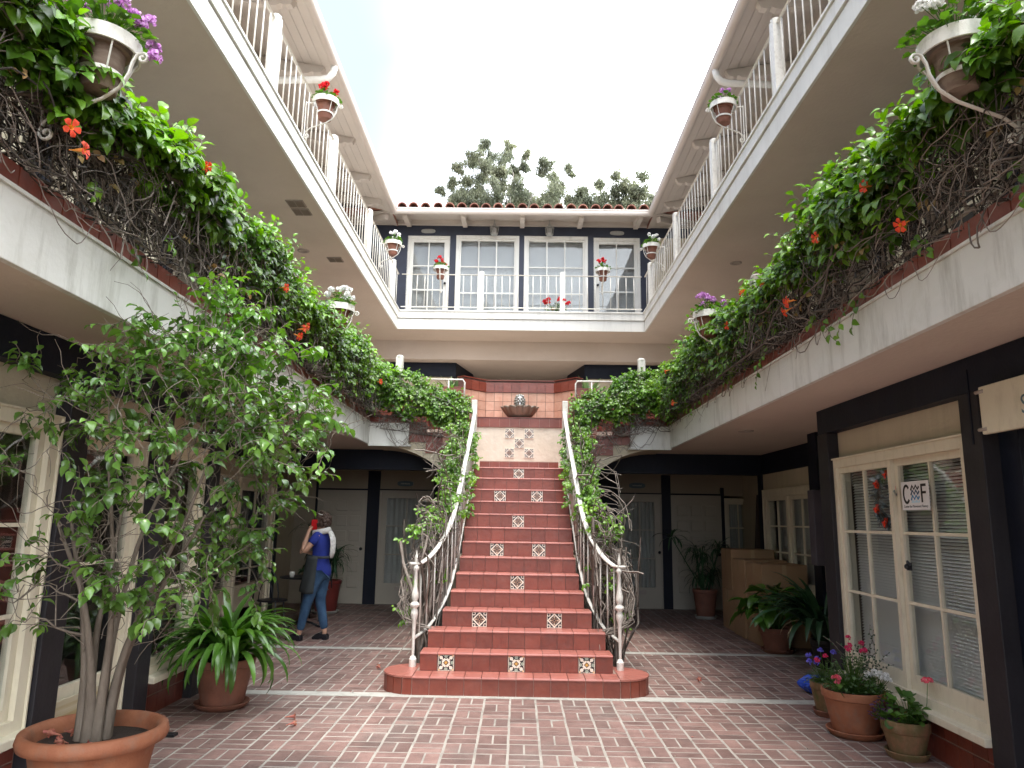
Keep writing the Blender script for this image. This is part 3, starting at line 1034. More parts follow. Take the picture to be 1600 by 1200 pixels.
# third-floor rear gallery edge
MB().box(-4.6, 4.6, YB3 + .03, 15.68, Z3B + .001, Z3 - .01).obj('slab', SOFFIT, W)
MB().box(-X3, X3, YB3, YB3 + .03, Z3B - .006, Z3B + .215).obj('fascia', WHITE, W, bevel=.003)
MB().box(-X3 + .01, X3 - .01, YB3 - .022, YB3 + .03, Z3B + .228, Z3 - .02).obj('fascia_board', WHITE, W, bevel=.003)
MB().box(-X3 + .02, X3 - .02, YB3 - .04, YB3 + .08, Z3 - .018, Z3 + .012).obj('fascia_lip', WHITE, W, bevel=.003)
MB().box(-4.6, 4.6, 15.64, 15.95, 5.02, Z3B).obj('beam', SOFFIT, W)
MB().box(-4.6, 4.6, 15.95, 19.0, 5.025, 5.4).obj('ceiling', SOFFIT, W)
MB().box(-4.6, 4.6, 18.5, 18.8, Z2, 5.03).obj('wall', NAVY, W)
for s in (-1, 1):
    MB().prism([(s * 4.6, 16.0), (s * 1.45, 16.0), (s * 1.15, 17.3), (s * 1.15, 18.5), (s * 4.6, 18.5)], 'z', 4.70, 5.02).obj('bay_beam', NAVY, W)
    MB().prism([(s * 4.6, 16.05), (s * 1.55, 16.05), (s * 1.22, 17.35), (s * 1.22, 18.5), (s * 4.6, 18.5)], 'z', Z2, 4.70).obj('bay_wall', CREAM, W)
# third-floor rear wall
rw = MB()
for x0, x1 in ((-4.0, -2.60), (-1.655, -1.49), (-.075, .065), (1.49, 1.645), (2.68, 2.93)):
    rw.box(x0, x1, 15.68, 15.85, Z3, 7.93)
rw.box(-4.0, 4.0, 15.681, 15.85, 7.93, 8.17)
rw.obj('wall', mat('slate_blue_paint', (.030, .036, .058), .5, var=.15, scale=3, bump=.1), W)
MB().box(2.93, 4.0, 15.682, 15.85, Z3, 7.93).obj('wall', CREAM, W)
MB().box(-4.0, 4.0, 15.60, 15.86, 8.171, 8.42).obj('frieze_board', EAVE, W)
for x0, x1, nm in ((-2.60, -1.655, 'd'), (1.645, 2.68, 'd'), (-1.49, -.075, 'w'), (.065, 1.49, 'w')):
    ww = x1 - x0
    if nm == 'd':
        dd = grid_window(W, ww, 2.07, ((x0 + x1) / 2, 15.73, Z3 + .01), 0, cols=2, rows=3, name='glass_door', casing=.05, fr=.07, base=.12, mt=.028, back='blind', backy=.1, casemat=WHITE)
        MB().ball(((ww / 2 - .08) * (1 if x0 < 0 else -1), -.06, .95), .03, 10).obj('knob', METALD, dd, smooth=True)
    else:
        grid_window(W, ww, 2.09, ((x0 + x1) / 2, 15.72, Z3 + .01), 0, cols=3, rows=3, casing=.065, fr=.035, base=.03, mt=.028, back='blind', backy=.1, casemat=WHITE)
MB().box(-4.0, 4.0, 16.15, 16.2, Z3, 8.1).obj('room', ROOM, W)
# rear eave
for k in range(6):
    ya, yb = 14.84 + k * .135, 14.84 + k * .135 + .129
    za, zb = 8.12 + (k * .135) * .2, 8.12 + (k * .135 + .129) * .2
    MB().prism([(ya, za), (yb, zb), (yb, zb + .02), (ya, za + .02)], 'x', -3.4, 3.4).obj('soffit_board', EAVE, W)
MB().prism([(14.80, 8.155), (19, 9.0), (19, 9.06), (14.80, 8.20)], 'x', -6, 6).obj('roof', ROOFT, W)
gt = MB().tube([(-2.86, 14.80, 8.13), (2.86, 14.80, 8.13)], .068, 12, flat=(.9, 1))
gt.box(-2.86, 2.86, 14.735, 14.865, 8.166, 8.194)
gt.obj('gutter', EAVE, W, smooth=True, sharp=40)
for x in (-2.58, -1.3, 0, 1.3, 2.58):
    MB().prism([(14.9, 8.13), (14.93, 8.06), (15.05, 8.045), (15.12, 8.07), (15.2, 8.05), (15.60, 8.10), (15.60, 8.27), (14.9, 8.14)], 'x', x - .05, x + .05).obj('rafter_tail', EAVE, W)
for s in (-1, 1):   # diagonal corner rafter
    q = MB().box(-.05, .05, 0, .62, -.06, .06).obj('rafter_tail', EAVE, W)
    q.location = (s * 2.98, 14.95, 8.06)
    q.rotation_euler = (rad(10), 0, rad(-45 * s))
# barrel roof tiles: half pipes with an open front
rt = MB()
K = 9
for yy, z0 in ((0, 0), (.45, .09)):
    pass
prof = []
V, Fc = [], []
for i, (yy, ro) in enumerate(((0, .105), (.46, .088))):
    for j in range(K + 1):
        th = math.pi * j / K
        V.append((ro * math.cos(th), yy, ro * math.sin(th)))
    for j in range(K + 1):
        th = math.pi * j / K
        V.append(((ro - .018) * math.cos(th), yy, (ro - .018) * math.sin(th)))
n = K + 1
for j in range(K):
    Fc += [(j, j + 1, 2 * n + j + 1, 2 * n + j), (n + j, 3 * n + j, 3 * n + j + 1, n + j + 1), (j, n + j, n + j + 1, j + 1)]
rt.add(V, Fc)
rt_me = rt.mesh('roof_tile', ROOFT, smooth=False)
for row in range(3):
    for k in range(-11, 12):
        q = link('roof_tile', rt_me, W, loc=(k * .263 + random.gauss(0, .006), 14.74 + row * .40 + random.gauss(0, .008), 8.205 + row * .08),
                 rot=(rad(11.4), random.gauss(0, .02), random.gauss(0, .025)))
# under-tiles (channels) between the barrels, along the front
ch = MB()
for k in range(-11, 11):
    x = (k + .5) * .263
    for j in range(5):
        a0, a1 = math.pi + math.pi * j / 5, math.pi + math.pi * (j + 1) / 5
        ch.add([(x + .1 * math.cos(a0), 14.78, 8.245 + .055 * math.sin(a0)), (x + .1 * math.cos(a1), 14.78, 8.245 + .055 * math.sin(a1)),
                (x + .1 * math.cos(a1), 16.0, 8.49 + .055 * math.sin(a1)), (x + .1 * math.cos(a0), 16.0, 8.49 + .055 * math.sin(a0))], [(0, 1, 2, 3)])
ch.obj('roof_channel', ROOFT, W)

# small vents and recessed lights in the third-floor soffit, recessed lights over the ground floor
for s, x, y in ((-1, 2.86, 8.55), (-1, 2.86, 8.80), (-1, 2.86, 10.55)):
    v = MB().box(-.11, .11, -.10, .10, -.012, 0)
    vo = v.obj('vent', VENT, WING[s])
    vo.location = (s * x, y, Z3B - .001)
    for k in range(5):
        MB().box(-.10, -.005, -.085 + k * .038, -.065 + k * .038, -.018, -.0125).obj('louvre', BRONZE, vo)
        MB().box(.005, .10, -.085 + k * .038, -.065 + k * .038, -.018, -.0125).obj('louvre', BRONZE, vo)
for s, x, y, z in ((-1, 3.25, 10.2, Z3B), (1, 3.25, 10.5, Z3B), (1, 2.6, 8.3, Z2B), (-1, 2.55, 9.3, Z2B)):
    MB().lathe([(.0, -.004), (.05, -.004), (.055, -.012), (.085, -.012), (.09, 0)], k=20).obj('recessed_light', VENT, WING[s], loc=(s * x, y, z - .001), smooth=True)

oval_sign('dark oval office sign over the glazed door at ground level left of the stairs', -2.13, 13.735, 2.19, w_=.30, h_=.10)
oval_sign('dark oval office sign over the glazed door at ground level right of the stairs', 2.22, 13.735, 2.22, w_=.30, h_=.10)
oval_sign('pale oval office sign over the top floor left door', -2.15, 15.675, 8.03, w_=.32, h_=.10, m=LANT)
oval_sign('pale oval office sign over the top floor right door', 2.17, 15.675, 8.03, w_=.32, h_=.10, m=LANT)

# lanterns under the rear eave
for x, lab in ((-.63, 'left of two small hexagonal lanterns under the rear eave'), (.62, 'right of two small hexagonal lanterns under the rear eave')):
    t = thing('lantern', lab, 'lantern', (x, 15.5, 7.99), 0, 'lanterns under the rear eave')
    MB().lathe([(0, .17), (.025, .17), (.03, .12), (.105, .085), (.105, .07), (0, .07)], k=6).obj('cap', LANT, t)
    MB().lathe([(0, -.10), (.07, -.10), (.09, -.075), (.085, -.06), (0, -.06)], k=6).obj('base', LANT, t)
    cg = MB()
    for k in range(6):
        a = 2 * math.pi * k / 6
        cg.tube([(.078 * math.cos(a), .078 * math.sin(a), -.06), (.095 * math.cos(a), .095 * math.sin(a), .07)], .008, 4)
    cg.obj('cage', LANT, t)
    MB().lathe([(.0, -.055), (.066, -.055), (.078, .065), (0, .065)], k=6).obj('glass', mat('lantern_glass', (.28, .27, .25), .2), t)
    MB().tube([(0, 0, .17), (0, 0, .26)], .012, 6).obj('stem', LANT, t)
# ------------------------------------------------------------------ staircase
RZ, TR, Y0 = .1625, .258, 6.84
ST = thing('staircase', 'red tiled staircase with painted tiles in its risers rising to a landing in mid courtyard', 'staircase', (0, 0, 0))
hw = {1: .95, 2: .90, 3: .862, 4: .755, 5: .70, 6: .67, 7: .655}
YS = [Y0 + (k - 1) * TR for k in range(1, 15)]
YL = YS[13]            # landing nose
# core of the stair in grout colour
core = MB()
for k in range(1, 15):
    h = hw.get(k, .65)
    y1 = YS[k] if k < 14 else 11.45
    core.box(-h + .008, h - .008, YS[k - 1] + .012, y1 + .02, 0 if k == 1 else 0.0, k * RZ - .010)
core.obj('core', GROUTD, ST)
# first step with round ends
R1, CY1 = .29, Y0 + .30
prof = []
for sgn in (1,):
    for i in range(13):
        a = -math.pi / 2 + math.pi * i / 12
        prof.append((.93 + R1 * math.cos(a), CY1 + R1 * math.sin(a)))
pl = prof + [(-x, y) for x, y in prof[::-1]]
MB().prism(pl, 'z', 0, RZ - .010).obj('core', GROUT, ST)
MB().box(-.93, .93, Y0 + .012, CY1, 0.0, RZ - .010).obj('core', GROUT, ST)
top_me = {}


def top_tile(x0, x1, y0, y1, z, nose=True):
    t = .010
    lx, ly = x1 - x0 - .0055, y1 - y0 - .0055
    key = (round(lx, 4), round(ly, 4), nose)
    if key not in top_me:
        b = MB()
        if nose:   # rounded bull-nose front
            pr = [(-ly / 2 + .006, 0), (-ly / 2 - .002, -.004), (-ly / 2 - .006, -.012), (-ly / 2 - .003, -.020), (-ly / 2 + .008, -.022), (-ly / 2 + .010, -.012), (ly / 2, -.012), (ly / 2, 0)]
            b.prism(pr, 'x', -lx / 2, lx / 2)
        else:
            b.box(-lx / 2, lx / 2, -ly / 2, ly / 2, -.012, 0)
        top_me[key] = b.mesh('tread_tile', TREAD, smooth=False)
    return link('tread_tile', top_me[key], ST, loc=((x0 + x1) / 2, (y0 + y1) / 2, z + random.uniform(-.0006, .0006)))


PAINTED = {2: (-.68, 0, .68), 4: (-.382, .382), 6: (0,), 8: (-.305, .305), 10: (0,), 12: (-.27, .27), 14: (0,)}
for k in range(1, 15):
    h = hw.get(k, .65)
    if k == 1: h = .93
    n = round(2 * h / .1535)
    if k in PAINTED and (0 in PAINTED[k]) and n % 2 == 0: n += -1 if 2 * h / (n - 1) < .165 else 1
    pw = 2 * h / n
    y = YS[k - 1]
    # risers
    for i in range(n):
        x = -h + (i + .5) * pw
        me, nm = tile_me, 'riser_tile'
        if k in PAINTED and any(abs(x - q) < pw * .51 and abs(x - q) == min(abs(-h + (j + .5) * pw - q) for j in range(n)) for q in PAINTED[k]):
            me, nm = (ptileb_me if k == 2 else ptile_me), 'painted_tile'
        link(nm, me, ST, loc=(x, y + .001, (k - 1) * RZ + .0735), scale=((pw - .005) / .143 if me is tile_me else min(1.02, (pw - .004) / .145), 1, .985),
             rot=(0, random.gauss(0, .002), 0))
    # treads
    dep = TR if k < 14 else .30
    for i in range(n):
        x0 = -h + i * pw
        top_tile(x0, x0 + pw, y - .004, y + .150, k * RZ)
        if k < 14:
            top_tile(x0, x0 + pw, y + .150, y + dep + .004, k * RZ, False)
MB().box(-.97, .97, YL + .15, 11.45, 14 * RZ - .02, 14 * RZ - .001).obj('landing', TREAD, ST)
# round ends of step one
for s in (-1, 1):
    for i in range(10):
        a = math.radians(-90 + 18 * i + 9)
        cx, cy = s * (.93 + (R1 + .006) * math.cos(a)), CY1 + (R1 + .006) * math.sin(a)
        q = link('round_riser_tile', tile_me, ST, loc=(cx, cy, .0735), scale=(.58, 1, .985))
        q.rotation_euler = (0, 0, (a + math.pi / 2) if s > 0 else -(a + math.pi / 2))
        a0, a1 = a - math.radians(8.6), a + math.radians(8.6)
        rr = R1 + .012
        MB().prism([(s * .935, CY1)] + [(s * (.93 + rr * math.cos(lerp(a0, a1, t / 4))), CY1 + rr * math.sin(lerp(a0, a1, t / 4))) for t in range(5)], 'z', RZ - .014, RZ).obj('fan_tile', TREAD, ST)
    for j in range(1):
        top_tile(s * .93 - (0 if s > 0 else 0), s * .93 + .001, CY1, CY1 + .01, RZ - .01) if False else None
# side stairs climbing outwards from the landing, with stepped tile skirts over an arch
ARCH = [(2.10, 2.590), (2.00, 2.587), (1.88, 2.575), (1.74, 2.55), (1.60, 2.512), (1.47, 2.462), (1.35, 2.402), (1.24, 2.33), (1.11, 2.232), (.99, 2.125), (.88, 2.015), (.80, 1.93)]
for s in (-1, 1):
    for k in range(4):
        x0 = .865 + k * .245
        zt = 14 * RZ + (k + 1) * .1625
        x1 = x0 + .245
        a, b = (s * x0, s * x1)
        zc = float(np.interp(x0 + .245, [p_[0] for p_ in ARCH[::-1]], [p_[1] for p_ in ARCH[::-1]])) + .01
        MB().box(a, b, 10.57, 11.43, max(zc, zt - .25), zt - .012).obj('side_step', GROUT, ST)
        MB().box(a, b, 10.463, 10.568, 2.328 + k * .155, 2.62 + k * .155).obj('side_curb', GROUT, ST)
        MB().box(a, b, 10.57, 11.44, zt - .011, zt).obj('side_tread', TILE, ST)
        # skirt: two tiles under each step
        zb = 14 * RZ + .05 + k * .155
        for q in range(2):
            xa = x0 + q * .1225
            link('skirt_tile', tile_me, ST, loc=(s * (xa + .061), 10.452, zb + .075 + .0), scale=(.83, 1, 1))
            link('skirt_tile', tile_me, ST, loc=(s * (xa + .061), 10.452, zb + .227), scale=(.83, 1, 1))
    arch = [(s * 2.12, 2.592), (s * 1.60, 2.60), (s * 1.58, 2.65), (s * 1.34, 2.63), (s * 1.10, 2.50), (s * .865, 2.36), (s * .78, 2.30), (s * .78, 1.93)]
    arch += [(s * x_, z_) for x_, z_ in ARCH[::-1]]
    MB().prism(arch, 'y', 10.475, 11.44).obj('arch', CREAM, ST)
    # pier that carries the landing beside the flight
    MB().box(s * .66, s * .86, 10.47, 11.44, 0, 2.27).obj('pier', CREAM, ST)
    MB().box(s * .655, s * .80, 8.6, 10.47, 0, 1.15).obj('cheek_wall', CREAM, ST)
# fountain wall
FW = thing('fountain_wall', 'tiled fountain wall with a recessed peach tile niche above the landing', 'wall', (0, 0, 0))
zl = 14 * RZ
MB().box(-.97, .97, 11.462, 11.70, zl, 3.148).obj('lower_wall', PLASTER, FW)
MB().box(-.62, .62, 11.456, 11.4615, zl, 2.46).obj('grout_band', GROUT, FW)
tile_run(FW, (-.62, 11.45, 0), (.62, 11.45, 0), zl + .09, 0, name='base_tile', n=8, zs=1.15)
MB().box(-.97, .97, 11.452, 11.4615, 2.995, 3.146).obj('grout_band', GROUT, FW)
tile_run(FW, (-.95, 11.446, 0), (.95, 11.446, 0), 3.071, 0, name='ledge_tile', n=12, zs=.98)
MB().box(-.97, .97, 11.44, 12.0, 3.1485, 3.160).obj('ledge', TILE, FW)
for x, z in ((-.155, 2.90), (.155, 2.90), (0, 2.745), (-.155, 2.59), (.155, 2.59)):
    link('painted_tile', ptile_me, FW, loc=(x, 11.452, z))
# niche: centre plus two wings turned towards the stairs
NY = 11.74
segs = [((-.56, NY), (.56, NY)), ((-.90, NY - .34), (-.56, NY)), ((.56, NY), (.90, NY - .34))]
for (a, b) in segs:
    ang = math.atan2(b[1] - a[1], b[0] - a[0])
    nrm = Vector((math.sin(ang), -math.cos(ang), 0))
    p0, p1 = Vector((a[0], a[1], 0)), Vector((b[0], b[1], 0))
    c = (p0 + p1) / 2
    L = (p1 - p0).length
    q = MB().box(-L / 2, L / 2, .0105, .14, 3.16, 3.80).obj('niche_wall', GROUTD, FW)
    q.location = (c.x, c.y, 0); q.rotation_euler = (0, 0, ang)
    n = round(L / .147)
    pw = L / n
    for r in range(3):
        for i in range(n):
            p = p0.lerp(p1, (i + .5) / n)
            link('niche_tile', peach_me, FW, loc=(p.x, p.y, 3.16 + .0745 + r * .1485), rot=(0, 0, ang), scale=((pw - .006) / .143, 1, 1))
    for i in range(n):
        p = p0.lerp(p1, (i + .5) / n) + nrm * .012
        link('cap_tile', tile_me, FW, loc=(p.x, p.y, 3.16 + .4455 + .085), rot=(0, 0, ang), scale=((pw - .006) / .143, 1.3, 1.12))
    q = MB().box(-L / 2 - .02, L / 2 + .02, -.015, .15, 3.802, 3.815).obj('cap', TILE, FW)
    q.location = (c.x, c.y, 0); q.rotation_euler = (0, 0, ang)
# stepped red tile shoulders either side
for s in (-1, 1):
    for (x0, x1, zt, yy) in ((.90, 1.22, 3.62, 11.33), (.78, .98, 3.46, 11.24)):
        MB().box(s * x0, s * x1, yy + .012, yy + .16, 2.9, zt - .012).obj('shoulder', GROUT, FW)
        n = max(1, round((x1 - x0) / .15))
        for i in range(n):
            for r in range(3):
                link('shoulder_tile', tile_me, FW, loc=(s * (x0 + (i + .5) * (x1 - x0) / n), yy, zt - .08 - r * .15), scale=((x1 - x0) / n / .148, 1, 1))
        MB().box(s * x0, s * x1, yy - .004, yy + .165, zt - .011, zt + .002).obj('cap', TILE, FW)
    # planter bed behind the side stair
    MB().box(s * 1.22, s * 2.9, 11.46, 11.60, Z2, 3.55).obj('planter_wall', TILE, FW)
    MB().box(s * .98, s * 2.9, 11.60, 12.3, 3.3, 3.5).obj('planter_soil', SOIL, FW)

# shell basin
B = thing('fountain_basin', 'bronze scallop shell basin on the tiled ledge below the lion mask', 'fountain', (0, 11.58, 3.165))
K, H = 66, 9
V, Q = [], []
for i in range(K + 1):
    a = math.pi + math.pi * i / K
    sc = 1 + .13 * abs(math.sin(i / K * math.pi * 7)) ** .7
    for j in range(H + 1):
        t = j / H
        rr = (.13 + .155 * t ** .6) * (1 + (sc - 1) * t)
        z = .165 * t ** 1.25 * (1 + .08 * (sc - 1) / .13 * 1.6 * t)
        V.append((rr * math.cos(a), rr * math.sin(a) * .85 + .06, z))
for i in range(K):
    for j in range(H):
        a = i * (H + 1) + j
        Q.append((a, a + H + 1, a + H + 2, a + 1))
nV = len(V)
V += [(x * .93, (y - .06) * .93 + .06, z + .004) for x, y, z in V]
Q += [(a + nV, d + nV, c_ + nV, b_ + nV) for a, b_, c_, d in [(q[0], q[1], q[2], q[3]) for q in Q]]
for i in range(K):
    a = i * (H + 1) + H
    Q.append((a, a + H + 1, a + H + 1 + nV, a + nV))
MB().add(V, Q).obj('shell', BRONZE, B, smooth=True)
MB().prism([(-.10, 0), (.10, 0), (.29, .155), (-.29, .155)], 'y', .062, .075).obj('back_plate', BRONZE, B)
MB().lathe([(0, .12), (.26, .12)], k=40, c=(0, .0, 0)).prism([(-.25, -.16), (.25, -.16), (.25, .06), (-.25, .06)], 'z', .115, .121) if False else None
MB().prism([(.245 * math.cos(math.pi + math.pi * i / 20), .06 + .2 * math.sin(math.pi + math.pi * i / 20)) for i in range(21)], 'z', .10, .12).obj('water', mat('basin_water', (.12, .13, .12), .08), B)
# lion mask
Lm = thing('lion_mask', 'grey metal lion head spouting water on the peach tile niche', 'wall fountain', (0, NY - .004, 3.47))
mane = MB()
for ring, rr, n, sz in ((0, .088, 15, .030), (1, .064, 12, .030)):
    for i in range(n):
        a = 2 * math.pi * i / n + ring * .2
        mane.ball((rr * math.cos(a) * .82, -.016 - ring * .016, rr * math.sin(a) * 1.12 - .012), sz, 8, sc=(.62 + .3 * abs(math.cos(a)), .62, .62 + .45 * abs(math.sin(a))))
mane.ball((0, -.006, -.01), .088, 14, sc=(.85, .32, 1.12))
mane.obj('mane', PEWTER, Lm, smooth=True)
fc = MB()
fc.ball((0, -.042, .022), .052, 14, sc=(.95, .75, .95)).ball((0, -.077, -.002), .026, 10, sc=(.9, .9, .75))
fc.ball((-.020, -.078, -.018), .019, 8).ball((.020, -.078, -.018), .019, 8).ball((0, -.070, -.050), .02, 8, sc=(1.1, .8, .7))
fc.ball((-.024, -.080, .036), .014, 8, sc=(1.3, .7, .7)).ball((.024, -.080, .036), .014, 8, sc=(1.3, .7, .7))
fc.ball((-.05, -.035, .078), .018, 8).ball((.05, -.035, .078), .018, 8)
fc.obj('face', mat('lion_face_metal', (.42, .42, .40), .35, (.6, .6, .58), scale=30, metal=.4), Lm, smooth=True)
MB().ball((-.022, -.084, .022), .006, 8).ball((.022, -.084, .022), .006, 8).ball((0, -.098, .004), .008, 8).ball((0, -.085, -.034), .012, 8, sc=(1.4, .6, .6)).obj('eyes_and_mouth', METALD, Lm)
MB().tube([(0, -.085, -.036), (0, -.105, -.05), (0, -.118, -.09), (0, -.122, -.20)], [.006, .006, .007, .009], 8).obj('water_jet', WATER, Lm, smooth=True)

# stair handrails -------------------------------------------------------------


def spline(pts, n):
    P = [np.array(p, float) for p in pts]
    P = [2 * P[0] - P[1]] + P + [2 * P[-1] - P[-2]]
    out = []
    for i in range(1, len(P) - 2):
        for j in range(n):
            t = j / n
            p0, p1, p2, p3 = P[i - 1:i + 3]
            out.append(.5 * ((2 * p1) + (-p0 + p2) * t + (2 * p0 - 5 * p1 + 4 * p2 - p3) * t * t + (-p0 + 3 * p1 - 3 * p2 + p3) * t ** 3))
    out.append(P[-2])
    return out


RAILPTS = [(.99, 7.28, 1.115), (.955, 7.45, 1.12), (.875, 7.66, 1.20), (.785, 7.88, 1.36), (.725, 8.1, 1.56), (.69, 8.4, 1.83), (.67, 9.0, 2.24), (.65, 9.7, 2.70), (.64, 10.3, 3.10)]
LOWPTS = [(.99, 7.28, .42), (.955, 7.45, .435), (.875, 7.66, .50), (.785, 7.88, .66), (.725, 8.1, .84), (.69, 8.4, 1.10), (.67, 9.0, 1.50), (.65, 9.7, 1.96), (.64, 10.3, 2.36)]
for s in (-1, 1):
    side = 'left' if s < 0 else 'right'
    HR = thing('stair_railing', f'white iron handrail curving down the {side} side of the red stairs to a turned newel', 'railing', (0, 0, 0), 0, 'stair handrails')
    top = spline([(s * x, y, z) for x, y, z in RAILPTS], 6)
    low = spline([(s * x, y, z) for x, y, z in LOWPTS], 6)
    MB().tube(top, .026, 8, flat=(1.15, .55)).obj('handrail', IRONW, HR, smooth=True)
    MB().tube(low, .017, 8, flat=(1.1, .8)).obj('bottom_rail', IRONW, HR, smooth=True)
    # lamb's tongue end cap
    MB().tube([(s * .985, 7.30, 1.115), (s * 1.045, 7.25, 1.118)], [.028, .022], 8, flat=(1.15, .55)).obj('rail_end', IRONW, HR, smooth=True)
    # balusters
    D = [0.]
    for i in range(1, len(top)):
        D.append(D[-1] + math.hypot(top[i][0] - top[i - 1][0], top[i][1] - top[i - 1][1]))
    dd = .16
    while dd < D[-1] - .05:
        i = next(j for j in range(len(D)) if D[j] >= dd)
        t = (dd - D[i - 1]) / (D[i] - D[i - 1])
        a, b = lerp(low[i - 1], low[i], t), lerp(top[i - 1], top[i], t)
        MB().tube([a, b], .0085, 6).obj('baluster', IRONW, HR, smooth=True)
        dd += .145
    # turned newel
    nw = [(0, 0), (.034, 0), (.036, .07), (.030, .075), (.026, .09), (.014, .10), (.016, .30), (.020, .42), (.034, .47), (.036, .50), (.022, .535), (.046, .56), (.046, .575), (.022, .60),
          (.036, .635), (.034, .67), (.019, .74), (.016, .88), (.028, .90), (.028, .925), (.015, .94), (.012, .965), (.018, .985), (.014, 1.02), (0, 1.09)]
    MB().lathe(nw, k=16).obj('newel', IRONW, HR, smooth=True, loc=(s * .99, 7.28, RZ), sharp=50)
    MB().box(s * .61, s * .69, 10.26, 10.34, 14 * RZ - .02, 3.24).obj('top_post', IRONW, HR, bevel=.008)
    # post where the side stair meets the gallery + white tube beside the fountain
    q = MB().box(-.05, .05, -.05, .05, 2.9, 3.90).ball((0, 0, 3.90), .062, 8, sc=(1, 1, .6)).obj('gallery_post', IRONW, HR)
    q.location = (s * 1.79, 10.50, 0)
    MB().tube([(s * .87, 11.15, 3.30), (s * .87, 11.15, 3.66), (s * .90, 11.15, 3.70), (s * 1.55, 11.15, 3.70)], .014, 8).tube([(s * 1.12, 11.15, 3.3), (s * 1.12, 11.15, 3.70)], .011, 8).obj('return_rail', IRONW, HR, smooth=True)

# ------------------------------------------------------------------ gallery railings


def railing(label, p0, p1, zf, h, posts, pitch=.175, tail=False, group=None, pw=.052, m=IRONW):
    t = thing('gallery_railing', label, 'railing', (0, 0, 0), 0, group)
    p0, p1 = np.array(p0, float), np.array(p1, float)
    L = np.linalg.norm(p1 - p0)
    d = (p1 - p0) / L
    def P(u, z): return (*(p0 + d * u), z)
    MB().tube([P(0, zf + h), P(L, zf + h)], .019, 4, flat=(1, .55)).obj('top_rail', m, t)
    MB().tube([P(0, zf + .085), P(L, zf + .085)], .015, 4, flat=(1, .8)).obj('bottom_rail', m, t)
    bal = MB().tube([(0, 0, .09), (0, 0, h - .005)], .0085, 5).mesh('baluster', m, smooth=True)
    pm = MB().box(-pw, pw, -pw, pw, 0, h + .05).ball((0, 0, h + .05), pw * 1.2, 8, sc=(1, 1, .55)).mesh('post', m)
    n = round(L / pitch)
    for i in range(1, n):
        u = i * L / n
        if any(abs(u - q) < .07 for q in posts): continue
        link('baluster', bal, t, loc=P(u, zf))
    for q in posts:
        link('post', pm, t, loc=P(q, zf))
    return t


for s in (-1, 1):
    side = 'left' if s < 0 else 'right'
    railing(f'white iron railing along the {side} third floor gallery', (s * (X3 + .035), 1.5), (s * (X3 + .035), YB3 + .04), Z3 + .012, .80,
            [.4 + 2.42 * k for k in range(6)], group='third floor gallery railings')
    railing(f'weathered iron railing inside the vines of the {side} second floor gallery', (s * (X2 + .065), .5), (s * (X2 + .065), YB2 + .02), Z2 + .07, .78,
            [.1 + 2.0 * k for k in range(6)], pitch=.14, group='second floor gallery railings',
            m=mat('weathered_iron', (.40, .36, .31), .5, var=.15, scale=12, dirt=(.16, .12, .09), dirt_amt=.6, dirt_scale=(16, 16, 10)))
railing('white iron railing across the rear third floor gallery', (-X3 + .04, YB3 + .04), (X3 - .04, YB3 + .04), Z3 + .012, .80, [1.69, 3.40], pitch=.166, group='third floor gallery railings')
# ------------------------------------------------------------------ vegetation helpers


def strips_mesh(name, blades, m, seg=9):
    """blades: (base, azimuth, start elevation, length, width, droop) - arching straps with a fold down the middle"""
    V, Q, Tn = [], [], []
    for (b, az, el, L, wd, dr) in blades:
        p = np.array(b, float)
        h = np.array([math.cos(az), math.sin(az), 0])
        sd_ = np.array([-math.sin(az), math.cos(az), 0])
        t0 = rng.uniform(-1, 1)
        e = el
        n0 = len(V)
        tw = rng.uniform(-.25, .25)
        for i in range(seg + 1):
            t = i / seg
            wdt = wd * (math.sin(math.pi * min(1, t * .82 + .14)) ** .75) * (1 if t < .97 else .15)
            d = h * math.cos(e) + np.array([0, 0, math.sin(e)])
            up = -h * math.sin(e) + np.array([0, 0, math.cos(e)])
            a = tw * t
            s2 = sd_ * math.cos(a) + up * math.sin(a)
            V += [p - s2 * wdt / 2 + up * wdt * .16, p.copy(), p + s2 * wdt / 2 + up * wdt * .16]
            Tn += [t0] * 3
            p = p + d * L / seg
            e -= dr / seg * (1 + .8 * t)
        for i in range(seg):
            a = n0 + i * 3
            Q += [(a, a + 1, a + 4, a + 3), (a + 1, a + 2, a + 5, a + 4)]
    return npmesh(name, np.array(V), np.array(Q), m, Tn, smooth=True)


def many_tubes(name, lines, m, k=4, smooth=True):
    """lines: list of (points (n,3), radii (n,), tint)"""
    V, Q, T = [], [], []
    n0 = 0
    for pts, r, tn in lines:
        pts = np.asarray(pts, float)
        n = len(pts)
        r = np.broadcast_to(np.asarray(r, float), (n,))
        tan = norm(np.gradient(pts, axis=0))
        ref = np.where(np.abs(tan[:, 2:3]) < .9, np.array([[0, 0, 1.]]), np.array([[1., 0, 0]]))
        a = norm(np.cross(tan, ref))
        b = np.cross(tan, a)
        th = 2 * np.pi * np.arange(k) / k
        ring = pts[:, None, :] + r[:, None, None] * (np.cos(th)[None, :, None] * a[:, None, :] + np.sin(th)[None, :, None] * b[:, None, :])
        V.append(ring.reshape(-1, 3))
        T.append(np.full(n * k, tn))
        i = np.arange(n - 1)[:, None] * k + n0
        j = np.arange(k)[None, :]
        jj = (j + 1) % k
        Q.append(np.stack([i + j, i + jj, i + k + jj, i + k + j], -1).reshape(-1, 4))
        n0 += n * k
    return npmesh(name, np.concatenate(V), np.concatenate(Q), m, np.concatenate(T), smooth=smooth)


